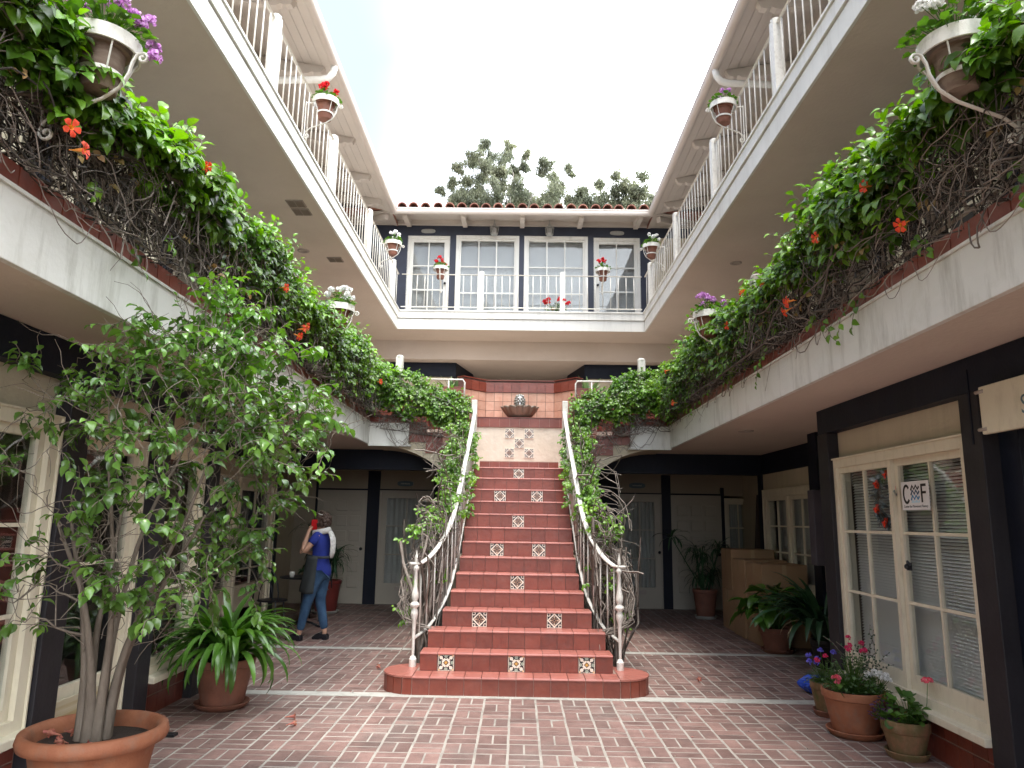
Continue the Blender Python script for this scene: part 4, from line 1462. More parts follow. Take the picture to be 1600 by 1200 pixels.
def wander(p, d, L, n, wob, grav=0., clampf=None):
    p = np.array(p, float)
    d = np.array(d, float)
    out = [p.copy()]
    for i in range(n):
        d = d + rng.normal(0, wob, 3) + np.array([0, 0, -grav])
        d /= np.linalg.norm(d) + 1e-9
        p = p + d * L / n
        if clampf is not None: p = clampf(p)
        out.append(p.copy())
    return np.array(out)


class Sprigs:
    def __init__(s):
        s.P, s.D, s.U, s.S, s.T, s.lines = [], [], [], [], [], []

    def sprig(s, p, d, L, n, size, up=(0, 0, 1), spread=.9, tint=None, stem=.0022, droop=.5, wob=.22, jit=.25):
        pts = wander(p, d, L, 6, wob, .04)
        t0 = rng.uniform(-.7, .7) if tint is None else tint
        s.lines.append((pts, stem, rng.uniform(-1, 1)))
        for i in range(n):
            t = (i + .6) / n
            k = t * 6
            a = min(int(k), 5)
            q = lerp(pts[a], pts[a + 1], k - a)
            ax = norm(pts[a + 1] - pts[a])
            sd_ = norm(np.cross(ax, np.array(up, float) + rng.normal(0, .15, 3)))
            sg = 1 if i % 2 else -1
            dd_ = ax * (1 - spread * .5) + sd_ * sg * spread + rng.normal(0, jit, 3) - np.array([0, 0, droop])
            if i == n - 1: dd_ = ax - np.array([0, 0, droop * .6])
            uu = np.array(up, float) + rng.normal(0, .35, 3)
            s.P.append(q)
            s.D.append(dd_)
            s.U.append(uu)
            s.S.append(size * rng.uniform(.65, 1.2) * (1 - .35 * max(0, t - .6)))
            s.T.append(np.clip(t0 + rng.normal(0, .25) + (.5 if t > .75 else 0), -1, 1.4))

    def build(s, name, m, parent, kind='ovate', wid=1., stem_mat=STEM, stemname='twigs', fold=None):
        me = leaves_mesh(name, s.P, s.D, s.U, s.S, m, s.T, kind, wid)
        link(name, me, parent, kind='stuff')
        if s.lines and stem_mat:
            link(stemname, many_tubes(stemname, s.lines, stem_mat), parent, kind='stuff')


# ------------------------------------------------------------------ trumpet vines over both second-floor galleries


def trumpet_mesh(name, open_=1., dry=False):
    mb = MB()
    k = 10
    prof = [(.0022, 0), (.003, .012), (.0055, .03), (.0085, .05), (.0115, .064)]
    vs = []
    for r, z in prof:
        for j in range(k):
            a = 2 * math.pi * j / k
            vs.append((r * math.cos(a), r * math.sin(a), z))
    fs = [(i * k + j, i * k + (j + 1) % k, (i + 1) * k + (j + 1) % k, (i + 1) * k + j) for i in range(len(prof) - 1) for j in range(k)]
    mb.add(vs, fs, 0)
    for p in range(5):
        a = 2 * math.pi * p / 5
        pts = []
        for (rr, da, z) in ((.0112, -.5, .064), (.0112, .5, .064), (.030 * open_, -.50, .074), (.031 * open_, .50, .072), (.040 * open_, -.25, .070), (.041 * open_, .25, .066)):
            pts.append((rr * math.cos(a + da), rr * math.sin(a + da), z))
        mb.add(pts, [(0, 1, 3, 2), (2, 3, 5, 4)], 1)
    return mb.mesh(name, [F_DRY if dry else F_TUBE, F_DRY if dry else F_ORANGE], smooth=True)


trumpet_me = trumpet_mesh('trumpet_flower')
trumpet_dry = trumpet_mesh('fallen_trumpet', .6, True)
FLW = {-1: [(2.81, 3.16), (2.87, 3.09), (4.04, 3.63), (6.23, 3.22), (6.05, 3.10), (6.13, 3.16), (5.60, 3.37), (9.41, 3.32), (7.0, 3.5)],
       1: [(3.78, 3.41), (4.98, 3.12), (5.06, 3.09), (5.02, 3.14), (9.0, 3.45), (8.9, 3.01), (6.03, 3.52), (6.5, 3.35), (3.47, 3.07), (4.47, 3.39), (5.5, 3.42)]}


def vtop(y, s):
    return 3.60 + .07 * math.sin(y * 1.7 + s) + .06 * math.sin(y * 4.1 + 2 * s) + (.05 if s < 0 else 0) + (.03 if y < 5 else 0)


def vlow(y, s):
    base = 3.40 if y < 3.6 else (3.34 if y < 5.5 else (3.20 if y < 7 else 3.10))
    return base + .09 * math.sin(y * 2.3 + 1.3 * s) + .05 * math.sin(y * 6.1)


for s in (-1, 1):
    side = 'left' if s < 0 else 'right'
    VN = thing('trumpet_vine', f'orange flowered trumpet vine smothering the {side} second floor railing and stair side', 'vine', (s * 2.2, 5, Z2), 0, 'vines on the second floor railings')
    VN.location = (0, 0, 0)
    sp = Sprigs()
    # A along the gallery rail
    n = 0
    while n < 2250:
        y = .9 + 9.6 * rng.random() ** .95
        t, l = vtop(y, s), vlow(y, s)
        q = rng.random()
        dens = .62 + .38 * math.sin(y * 1.9 + s * 2) * math.sin(y * .83)
        if rng.random() > .55 + .45 * dens: continue
        n += 1
        if q < .34:      # crest
            o = rng.uniform(-.28, .16)
            p = (s * (2.17 + o), y, t + rng.uniform(-.10, .0) - max(0, o) * .5 - max(0, -o - .12) * .8)
            d = (-s * rng.uniform(0, .7), rng.normal(0, .5), rng.uniform(.1, .9))
            up = (-s * .5, -.3, 1)
        else:            # courtyard flank
            u = rng.random() ** 1.25
            z = lerp(t - .06, l, u)
            bul = .14 * math.sin(math.pi * min(1, .25 + u * .7)) + .03 * math.sin(y * 5)
            p = (s * (2.15 - bul + rng.uniform(-.02, .10)), y, z)
            d = (-s * rng.uniform(.3, 1), rng.normal(0, .6), rng.uniform(-.6, .35))
            up = (-s * .9, -.25, .6)
        sp.sprig(p, d, rng.uniform(.08, .22), int(rng.integers(5, 10)), rng.uniform(.052, .078) * (1.28 if y < 4.6 else 1.0), up, tint=rng.uniform(-.8, .5) + (.55 if q < .34 else -.1))
    for _ in range(26):   # odd shoots that reach up or trail down over the white edge
        y = rng.uniform(1.6, 9.8)
        if rng.random() < .6:
            sp.sprig((s * 2.12, y, vtop(y, s)), (rng.normal(0, .3), rng.normal(0, .3), 1), rng.uniform(.12, .25), 6, .04, (0, -1, .3), tint=.7, droop=.1)
        else:
            sp.sprig((s * 2.11, y, rng.uniform(2.95, 3.2)), (-s * .3, rng.normal(0, .3), -1), rng.uniform(.1, .3), 6, .055, (-s, -.4, .4))
    # B across the front of the side stair
    for _ in range(640):
        u = rng.random()
        x = lerp(2.16, .74, u)
        top = lerp(3.76, 3.17, u ** 1.25) + .05 * math.sin(x * 9)
        low = lerp(3.14, 2.86, u) + .06 * math.sin(x * 11 + s)
        v = rng.random()
        if v < .25:
            p = (s * x, 10.42 + rng.uniform(-.1, .12), top - .03)
            d = (rng.normal(0, .4), -.3, .8); up = (0, -.5, 1)
        else:
            z = lerp(top - .04, low, (v - .25) / .75)
            p = (s * x, 10.34 - .14 * math.sin(math.pi * (v - .25) / .75) + rng.uniform(-.02, .06), z)
            d = (rng.normal(0, .5), -.8, rng.uniform(-.5, .4)); up = (0, -1, .6)
        sp.sprig(p, d, rng.uniform(.07, .18), int(rng.integers(5, 9)), rng.uniform(.05, .072), up, tint=rng.uniform(-.8, .5) + (.35 if v < .25 else 0))
    # C down the outer side of the stair rail
    for _ in range(470):
        u = rng.random() ** .9
        y = lerp(10.3, 8.35, u)
        zr = lerp(3.10, 1.78, u)
        v = rng.random()
        if v > .62 + .38 * (1 - u): continue
        x = .74 + .16 * rng.random() + .05 * math.sin(y * 8)
        z = zr + .04 - v * lerp(.75, .62, u)
        sp.sprig((s * x, y, z), (s * rng.normal(.15, .5), rng.uniform(-1, -.2), rng.uniform(-.4, .5)), rng.uniform(.06, .16), int(rng.integers(5, 9)), rng.uniform(.045, .066), (s * .2, -1, .7), tint=rng.uniform(-.6, .7))
    for _ in range(40):   # inner side, spilling over the top treads
        u = rng.random()
        y = lerp(10.25, 8.8, u)
        sp.sprig((s * .63, y, lerp(3.0, 2.1, u) - .6 * rng.random()), (-s * .35, -.6, rng.uniform(-.3, .4)), .12, 6, .05, (0, -1, .7), tint=rng.uniform(-.3, .9))
    # D leafy tufts on the bare lower tangle
    for c, n_, r_ in (((.86, 8.05, 1.52), 26, .13), ((.98, 7.95, 1.40), 18, .14), ((.80, 8.3, 1.72), 16, .1), ((1.02, 7.85, .92), 6, .08), ((1.12, 7.9, .55), 7, .1), ((.80, 7.95, .95), 4, .06)):
        for _ in range(n_):
            p = np.array([s * c[0], c[1], c[2]]) + rng.normal(0, r_ * .55, 3)
            sp.sprig(p, (s * rng.uniform(-.2, .9), rng.uniform(-.9, .2), rng.uniform(-.1, .6)), rng.uniform(.06, .15), int(rng.integers(4, 8)), rng.uniform(.045, .065), (0, -.6, 1), tint=rng.uniform(.0, 1.1))
    sp.build('leaves', LEAFV, VN)
    yl = Sprigs()
    for _ in range(90):
        y = rng.uniform(1.5, 9.8)
        yl.sprig((s * rng.uniform(2.0, 2.1), y, rng.uniform(3.1, 3.7)), (-s * .6, rng.normal(0, .5), -.4), .06, 2, .05, (-s, -.4, .3), stem=.0012)
    yl.build('dry_leaves', mat('dry_vine_leaf', (.22, .17, .05), .6, (.20, .11, .05), scale=4, tint=.5, trans=.2), VN, stem_mat=None)
    # bare stems
    lines = []

    def clA(p):
        p[0] = s * min(max(abs(p[0]), 1.98), 2.36)
        p[2] = min(max(p[2], 2.99), vtop(p[1], s) - .03)
        return p
    for _ in range(2500):
        y = .8 + 9.6 * rng.random()
        z = rng.uniform(3.0, vtop(y, s) - .1)
        p = (s * rng.uniform(2.04, 2.26), y, z)
        if rng.random() < .5:
            d = (rng.normal(0, .2), rng.normal(0, .7), rng.normal(0, .7))
        else:
            d = (rng.normal(0, .15), rng.normal(-.2, .35), 1)
        lines.append((wander(p, d, rng.uniform(.25, .9), 9, .30, 0, clA), rng.choice([.0018, .0025, .0035, .005], p=[.4, .35, .18, .07]), rng.uniform(-1.3, .9)))
    for _ in range(1500):   # dead thatch packed against the bars
        y = .8 + 9.6 * rng.random()
        lines.append((wander((s * rng.uniform(2.17, 2.30), y, rng.uniform(3.08, vtop(y, s) - .15)), (0, rng.normal(0, .5), rng.normal(0, .8)), rng.uniform(.25, .6), 5, .35, 0, clA), rng.choice([.003, .005]), -1.5))
    for k in range(9):   # main canes along the rail
        y0 = rng.uniform(.5, 5)
        lines.append((wander((s * 2.12, y0, rng.uniform(3.1, 3.6)), (0, 1, 0), rng.uniform(3, 6), 40, .13, 0, clA), rng.uniform(.007, .013), rng.uniform(-1.2, -.2)))
    for _ in range(46):   # loops hanging over the white edge
        y = rng.uniform(2.2, 10.2)
        L = rng.uniform(.15, .55)
        dep = rng.uniform(.05, .30)
        pts = [(s * (2.135 - .05 * math.sin(math.pi * t)), y + (t - .5) * L, 3.03 - dep * math.sin(math.pi * t) + .05 * math.sin(5 * t)) for t in np.linspace(0, 1, 12)]
        lines.append((np.array(pts) + smooth_noise(12, .02), rng.choice([.002, .003, .0045]), rng.uniform(-.6, 1)))
    for _ in range(16):
        y = rng.uniform(2.5, 9.8)
        lines.append((wander((s * 2.13, y, 3.02), (-s * .1, rng.normal(0, .5), -1), rng.uniform(.15, .42), 8, .25), .0018, rng.uniform(-.4, 1)))

    def clB(p):
        p[1] = min(max(p[1], 10.18), 10.44)
        p[0] = s * max(abs(p[0]), .76)
        p[2] = min(max(p[2], 2.84 - .12 * (2.2 - abs(p[0]))), 3.05 + .42 * (abs(p[0]) - .7))
        p[2] = max(p[2], 2.84 - .12 * (2.2 - abs(p[0])))
        return p
    for _ in range(330):
        x = rng.uniform(.8, 2.2)
        lines.append((wander((s * x, 10.36, rng.uniform(2.92, 3.5) - .10 * (2.2 - x)), (rng.normal(0, 1), 0, rng.normal(-.1, .6)), rng.uniform(.3, .9), 9, .28, .02, clB), rng.choice([.002, .003, .0045]), rng.uniform(-1, .9)))
    for _ in range(9):
        x = rng.uniform(.95, 2.0)
        pts = [(s * (x + (t - .5) * .5), 10.40 - .1 * math.sin(math.pi * t), 2.95 - .35 * (1 - (x - .95)) * .3 - .40 * math.sin(math.pi * t) * rng.uniform(.7, 1)) for t in np.linspace(0, 1, 10)]
        lines.append((np.array(pts) + smooth_noise(10, .015), .0035, rng.uniform(-.4, .9)))

    def clC(p):
        p[0] = s * min(max(abs(p[0]), .675 if p[1] > 8.3 else .80), 1.25)
        p[2] = max(p[2], .02)
        return p
    for _ in range(300):   # stems running down beside the stair
        u = rng.random()
        y = lerp(10.3, 8.2, u)
        lines.append((wander((s * rng.uniform(.70, .86), y, lerp(3.0, 1.6, u) - rng.uniform(0, .7)), (rng.normal(0, .1), -.75, rng.normal(-.5, .35)), rng.uniform(.5, 1.3), 12, .17, .01, clC),
                      rng.choice([.003, .0045, .006, .008], p=[.35, .35, .2, .1]), rng.uniform(-.6, 1.1)))
    for _ in range(95):    # curling tangle behind the lower balusters
        c = np.array([s * rng.uniform(.82, 1.04), rng.uniform(7.75, 8.35), rng.uniform(.75, 1.6)])
        R_ = rng.uniform(.08, .24)
        a0 = rng.uniform(0, 6.28)
        sw = rng.uniform(2.0, 4.6)
        tl = rng.normal(0, .35)
        pts = np.array([c + np.array([R_ * .55 * math.cos(a0 + sw * t), R_ * .5 * math.sin(tl) + .1 * (t - .5), R_ * math.sin(a0 + sw * t) + .15 * (t - .5)]) for t in np.linspace(0, 1, 14)])
        lines.append((pts + smooth_noise(14, .02), rng.choice([.004, .0055, .008], p=[.5, .35, .15]), rng.uniform(-.3, 1.2)))
    for _ in range(42):    # upright canes from the ground
        x, y = rng.uniform(.86, 1.06), rng.uniform(7.62, 8.2)
        lines.append((wander((s * x, y, 0.0), (rng.normal(-s * .05, .1), rng.normal(.12, .1), 1), rng.uniform(.9, 1.7), 12, .10, 0, clC), rng.choice([.006, .009, .014, .02], p=[.4, .3, .2, .1]), rng.uniform(-.8, .7)))
    for _ in range(16):    # arching whips near the newel
        pts = [(s * (.80 + .42 * math.sin(math.pi * t * .95) * rng.uniform(.7, 1)), 8.0 - .55 * t, 1.35 - .95 * t + .12 * math.sin(7 * t)) for t in np.linspace(0, 1, 14)]
        lines.append((np.array(pts) + smooth_noise(14, .03), rng.choice([.0035, .005, .007]), rng.uniform(0, 1.2)))
    link('stems', many_tubes('stems', lines, STEM), VN, kind='stuff')
    for (y, z) in FLW[s]:
        q = link('trumpet_flower', trumpet_me, VN, loc=(s * (1.96 if y < 9 else 1.9), y, z))
        dv = Vector((-s * 1, rng.uniform(-.5, .15), rng.uniform(-.6, .1)))
        q.rotation_euler = dv.to_track_quat('Z', 'Y').to_euler()

for i, (x, y, lab) in enumerate(((-1.79, 5.98, 'fallen orange trumpet flower left of the stairs, farther of two on the bricks'), (-1.71, 5.76, 'fallen orange trumpet flower left of the stairs, nearer of two on the bricks'),
                                (1.81, 7.55, 'crumpled orange trumpet flower lying on the bricks right of the stairs'), (-1.40, 7.9, 'fallen trumpet flower on the bricks beside the left newel of the stairs'))):
    q = link('fallen_flower', trumpet_dry, None, loc=(x, y, .022), rot=(rad(86), 0, rad(100 + 37 * i)))
    q.scale = (1.1, 1.1, 1.1)
    tag(q, lab, 'flower', 'fallen trumpet flowers')

# ------------------------------------------------------------------ potted ficus tree, near left
PX, PY = -2.10, 3.86
KP = .86
PT = thing('ficus_tree', 'tall potted ficus tree with several bare grey trunks in the big terracotta bowl', 'tree', (PX, PY, 0))
BP = thing('planter', 'big wide terracotta bowl with rolled rim, nearest to the camera at the left', 'plant pot', (PX, PY, 0))
MB().lathe([(r_ * KP, z_) for r_, z_ in [(0, 0), (.24, 0), (.25, .02), (.315, .36), (.33, .42), (.345, .425), (.385, .44), (.395, .465), (.385, .50), (.36, .508), (.335, .495), (.325, .47), (.32, .42), (0, .42)]], k=64, wob=.004).obj('bowl', TERRA, BP, smooth=True, sharp=60)
MB().lathe([(r_ * KP, z_) for r_, z_ in [(0, .448), (.15, .446), (.31, .435), (.322, .43), (.322, .42)]], k=40).obj('soil', SOIL, BP, smooth=True)
for i in range(7):
    a = rng.uniform(0, 6.28); r = rng.uniform(.12, .24)
    q = link('dry_flower', trumpet_dry, BP, loc=(r * math.cos(a), r * math.sin(a), .46), rot=(rad(86), 0, rng.uniform(0, 6)))

nodes, rads = [], []
lines = []
trunks = []
for k in range(7):
    a = 2 * math.pi * k / 7 + rng.uniform(-.2, .2)
    r0 = .045 + .02 * rng.random()
    base = np.array([r0 * math.cos(a), r0 * math.sin(a) * .8, .44])
    lean = np.array([.10 * math.cos(a) + .07, .09 * math.sin(a), 1.0])
    hgt = rng.uniform(1.0, 1.55)
    pts = wander(base, lean, hgt, 16, .035)
    pts[:, :2] = lerp(base[:2] + (pts[:, :2] - base[:2]) * np.linspace(.2, 1, len(pts))[:, None], pts[:, :2], np.linspace(0, 1, len(pts))[:, None] ** 1.5)
    rr = np.linspace(rng.uniform(.026, .036), .006, len(pts)) * (1 - .25 * np.sin(np.pi * np.linspace(0, 1, len(pts))))
    lines.append((pts, rr, rng.uniform(-.3, .3)))
    trunks.append(pts)
    for i in range(5, len(pts)):
        nodes.append(pts[i]); rads.append(rr[i])
fs_ = Sprigs()
tips = []
rr_ = random.Random(11)
for _ in range(360):
    # crown shell: denser high, right and front; kept clear of wall, gallery edge and camera
    for _t in range(50):
        th = rr_.uniform(0, 2 * math.pi)
        u = rr_.uniform(-.75, 1)
        R_ = rr_.uniform(.55, 1) ** .6
        x = .14 + R_ * 1.0 * math.cos(th) * math.sqrt(1 - min(.98, u * u))
        y = .10 + R_ * .62 * math.sin(th) * math.sqrt(1 - min(.98, u * u))
        z = 1.72 + R_ * 1.12 * u
        keep = .95 if (x > .0 and z > 1.1) else (.42 if z > 1.5 else .24)
        if z < 1.25 and x > .35: keep = .5
        if z < 1.05: keep *= .35
        if z < 1.66 and x > .60: continue
        if z < 1.9 and x > .86: continue
        if PX + x < -2.66: continue
        if z > 2.42 and PX + x < -2.02: continue
        if z > 2.2 and abs(x - .15) > .62: keep *= .5
        if rr_.random() < keep: break
    tips.append(np.array([x, y, z]))
tips.sort(key=lambda t: np.linalg.norm(t - np.array([.05, 0, 1.3])))
NA = np.array(nodes)
for t in tips:
    dv = t - NA
    d = np.linalg.norm(dv, axis=1) + np.maximum(0, NA[:, 2] - t[2] + .12) * 1.2
    j = int(np.argmin(d))
    a = NA[j]
    L = np.linalg.norm(t - a)
    m_ = 7
    side = rng.normal(0, .10, 3) * L
    pts = np.array([a + (t - a) * q + side * math.sin(math.pi * q) + np.array([0, 0, .10 * L * math.sin(math.pi * q)]) for q in np.linspace(0, 1, m_)]) + np.vstack([np.zeros((1, 3)), rng.normal(0, .010, (m_ - 1, 3))])
    r0 = min(rads[j] * .75, .0075)
    rr = np.linspace(r0, .0016, m_)
    lines.append((pts, rr, rng.uniform(-.6, .9)))
    NA = np.vstack([NA, pts[2:-1]])
    rads += list(rr[2:-1])
    dirn = norm(pts[-1] - pts[-2])
    if rr_.random() < (.92 if (t[0] > .25 or t[2] > 2.0) else .5):
        for _k in range(2 if rr_.random() < .75 else 1):
            b0 = pts[-1 - _k]
            dd_ = dirn + rng.normal(0, .5, 3) + np.array([0, 0, .1])
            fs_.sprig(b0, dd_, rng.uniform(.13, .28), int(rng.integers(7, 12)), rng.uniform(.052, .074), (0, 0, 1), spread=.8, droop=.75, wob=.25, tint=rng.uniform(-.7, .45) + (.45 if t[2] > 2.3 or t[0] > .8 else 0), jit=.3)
for _ in range(520):   # bare twigs inside
    j = int(rng.integers(0, len(NA)))
    lines.append((wander(NA[j], rng.normal(0, 1, 3) + np.array([0, 0, .5]), rng.uniform(.10, .38), 6, .28), np.linspace(.0026, .0012, 7), rng.uniform(-.2, 1)))


def clamp_tree(P):
    return P


link('trunks', many_tubes('trunks', [l for l in lines if np.max(l[1]) > .012], BARK, k=9), PT)
link('branches', many_tubes('branches', [l for l in lines if np.max(l[1]) <= .012], BARK, k=5), PT, kind='stuff')
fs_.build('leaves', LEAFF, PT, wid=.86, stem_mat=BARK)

# ------------------------------------------------------------------ pots with plants on the ground


def flowerpot(label, x, y, r, h, m, saucer=True, kind='std', cat='plant pot', group=None, rim=.06, sm=None, z=0.):
    t = thing('flower_pot', label, cat, (x, y, z), 0, group)
    z0 = .028 if saucer else 0
    rb = r * .70
    th = .016
    MB().lathe([(0, z0), (rb, z0), (rb + .004, z0 + .01), (r * .955, z0 + h - rim), (r * .965, z0 + h - rim), (r * 1.01, z0 + h - rim + .006), (r * 1.03, z0 + h - .012), (r * 1.02, z0 + h),
                (r * .97, z0 + h + .002), (r * .93, z0 + h - .01), (r * .90, z0 + h - .04), (0, z0 + h - .04)], k=40).obj('pot', m, t, smooth=True, sharp=50)
    MB().lathe([(0, z0 + h - .032), (r * .6, z0 + h - .028), (r * .905, z0 + h - .038)], k=24).obj('soil', SOIL, t, smooth=True)
    if saucer:
        rs = rb * 1.30
        MB().lathe([(0, .002), (rs * .86, .002), (rs, .035), (rs * 1.035, .048), (rs * 1.0, .052), (rs * .95, .044), (rs * .84, .018), (0, .018)], k=40).obj('saucer', sm or m, t, smooth=True, sharp=50)
    return t, z0 + h - .03


# strap-leaved plant
t, zt = flowerpot('dark terracotta pot with saucer below the strap leaved plant, left of the stairs', -2.42, 6.33, .235, .36, TERRAD, sm=TERRAD)
t = thing('strap_plant', 'broad strap leaved green plant arching out of the pot left of the stairs', 'potted plant', (-2.42, 6.33, zt))
bl = []
for i in range(185):
    a = rng.uniform(0, 2 * math.pi)
    r = rng.uniform(0, .13)
    q = rng.random()
    bl.append(((r * math.cos(a), r * math.sin(a), rng.uniform(-.02, .06)), a + rng.normal(0, .35), lerp(1.5, .72, q) + rng.normal(0, .12), rng.uniform(.48, .76) * (1 - .10 * q), rng.uniform(.045, .068), rng.uniform(1.1, 2.3)))
link('strap_leaves', strips_mesh('strap_leaves', bl, LEAFD, 10), t, kind='stuff')

# palms at the back
for lab, x, y, r, hp, pm in (('spiky dark green palm standing before the panelled door right of the stairs', 3.12, 12.5, .20, .44, TERRAD), ('dark green palm by the panelled door behind the woman', -3.15, 12.35, .24, .50, mat('red_glazed_pot', (.16, .03, .025), .35))):
    tp, zt = flowerpot(('dark red pot of the right rear palm with pale saucer' if x > 0 else 'square shouldered red pot of the left rear palm behind the woman'), x, y, r, hp, pm, sm=CONC)
    t = thing('palm_plant', lab, 'potted plant', (x, y, zt))
    bl = []
    cn = MB()
    for k in range(11):
        a = rng.uniform(0, 6.28)
        L = rng.uniform(.15, .95)
        pts = wander((.06 * math.cos(a), .06 * math.sin(a), 0), (.22 * math.cos(a), .22 * math.sin(a), 1), L, 6, .05)
        cn.tube(pts, .010, 5)
        for _ in range(17):
            bl.append((pts[-1] + rng.normal(0, .02, 3), rng.uniform(0, 6.28), rng.uniform(-.1, 1.2), rng.uniform(.26, .44), rng.uniform(.018, .030), rng.uniform(.9, 2.2)))
    if x > 0:
        pts = wander((-.05, -.05, 0), (-.55, -.25, .9), 1.05, 8, .03)
        cn.tube(pts, .009, 5)
        for _ in range(16):
            bl.append((pts[-1], rng.uniform(0, 6.28), rng.uniform(-.2, 1.0), rng.uniform(.28, .42), .028, 1.2))
    cn.obj('canes', LEAFP, t)
    link('fronds', strips_mesh('fronds', bl, LEAFP, 7), t, kind='stuff')

# broad-leaved plants by the boxes
tp, zt = flowerpot('squat terracotta pot with saucer in front of the cardboard boxes', 3.22, 9.40, .215, .27, TERRAD, sm=TERRAD)
t = thing('broad_leaf_plant', 'glossy broad leaved plant with one bright green leaf in front of the boxes', 'potted plant', (3.22, 9.40, zt))
bl = []
for i in range(60):
    a = rng.uniform(0, 6.28)
    bl.append(((.05 * math.cos(a), .05 * math.sin(a), 0), a, rng.uniform(.6, 1.35), rng.uniform(.38, .62), rng.uniform(.09, .13), rng.uniform(1.5, 2.9)))


def petioled(name, n, m, rr, hh, ls, wd=1., kind='ovate', bias=(0, 0), tint=None):
    P, D, U, S, T, ln = [], [], [], [], [], []
    for i in range(n):
        a = rng.uniform(0, 6.28)
        q = rng.random() ** .6
        tip = np.array([rr * q * math.cos(a) + bias[0], rr * q * math.sin(a) + bias[1], hh * (rng.uniform(.45, 1.0) * (1 - .45 * q))])
        b = np.array([.04 * math.cos(a), .04 * math.sin(a), 0])
        pts = np.array([b + (tip - b) * t_ + np.array([0, 0, .12 * hh * math.sin(math.pi * t_)]) for t_ in np.linspace(0, 1, 6)])
        ln.append((pts, .003, 0))
        P.append(tip)
        D.append(np.array([math.cos(a), math.sin(a), rng.uniform(-.9, .1)]) + rng.normal(0, .15, 3))
        U.append(np.array([0, 0, 1.]) + rng.normal(0, .2, 3))
        S.append(ls * rng.uniform(.65, 1.15))
        T.append(rng.uniform(-1, .6) if tint is None else tint)
    return leaves_mesh(name, P, D, U, S, m, T, kind, wd), many_tubes(name + '_stalks', ln, m)


a_, b_ = petioled('broad_leaves', 85, LEAFD, .36, .58, .28, .9)
link('broad_leaves', a_, t); link('stalks', b_, t, kind='stuff')
a_, b_ = petioled('bright_leaf', 1, LEAFG, .02, .35, .30, 1.1, bias=(-.28, -.18), tint=1)
link('bright_leaf', a_, t)
tp, zt = flowerpot('black plastic nursery pot against the dark corner post at the right', 3.42, 8.45, .155, .30, BLACKP, saucer=False)
t = thing('cast_iron_plant', 'tall dark cast iron plant with long ragged leaves in the black nursery pot', 'potted plant', (3.42, 8.45, zt))
bl = []
for i in range(74):
    a = rng.uniform(0, 6.28)
    bl.append(((.08 * math.cos(a), .08 * math.sin(a), 0), a if rng.random() < .75 else rng.uniform(2.2, 4.2), rng.uniform(.95, 1.55), rng.uniform(.65, 1.05), rng.uniform(.06, .085), rng.uniform(.8, 1.9)))
bl = [b for b in bl if not (math.cos(b[1]) > .35 and b[2] < 1.15)]
link('long_leaves', strips_mesh('long_leaves', bl, LEAFP, 9), t, kind='stuff')
dryb = [((0, 0, .05), a, 1.0, .62, .045, 1.9) for a in (3.4, 4.2, 5.0, 2.9)]
link('dry_leaves', strips_mesh('dry_leaves', dryb, mat('dry_leaf', (.34, .26, .16), .6, (.42, .36, .22), trans=.2), 9), t)
# agaves in the planter behind the fountain wings
for s in (-1, 1):
    t = thing('agave', f'pale green agave in the {"left" if s < 0 else "right"} upper planter beside the fountain wall', 'plant', (s * 1.13, 11.86, 3.5), 0, 'agaves in the upper planters')
    bl = [((0, 0, 0), rng.uniform(0, 6.28), rng.uniform(.35, 1.45), rng.uniform(.32, .50), rng.uniform(.04, .06), rng.uniform(.1, .7)) for _ in range(30)]
    link('agave_leaves', strips_mesh('agave_leaves', bl, mat('agave_leaf', (.12, .20, .09), .45, (.20, .28, .13), tint=.4, trans=.15), 7), t, kind='stuff')


# ------------------------------------------------------------------ flowering plants


def flower_cluster(name, m, r=.03, n=26, ps=.017):
    P, D, U = [], [], []
    for i in range(n):
        v = rng.normal(0, 1, 3)
        v[2] = abs(v[2]) * 1.1 - .25
        v /= np.linalg.norm(v)
        for k in range(3):
            P.append(v * r * .72)
            dd_ = v * .35 + rng.normal(0, .55, 3)
            D.append(dd_)
            U.append(v)
    return leaves_mesh(name, P, D, U, rng.uniform(.8, 1.2, len(P)) * ps, m, None, 'round')


HEADS = {}


def heads(m):
    if m.name not in HEADS:
        HEADS[m.name] = [flower_cluster('flower_head', m, .030, 24) for _ in range(3)]
    return HEADS[m.name]


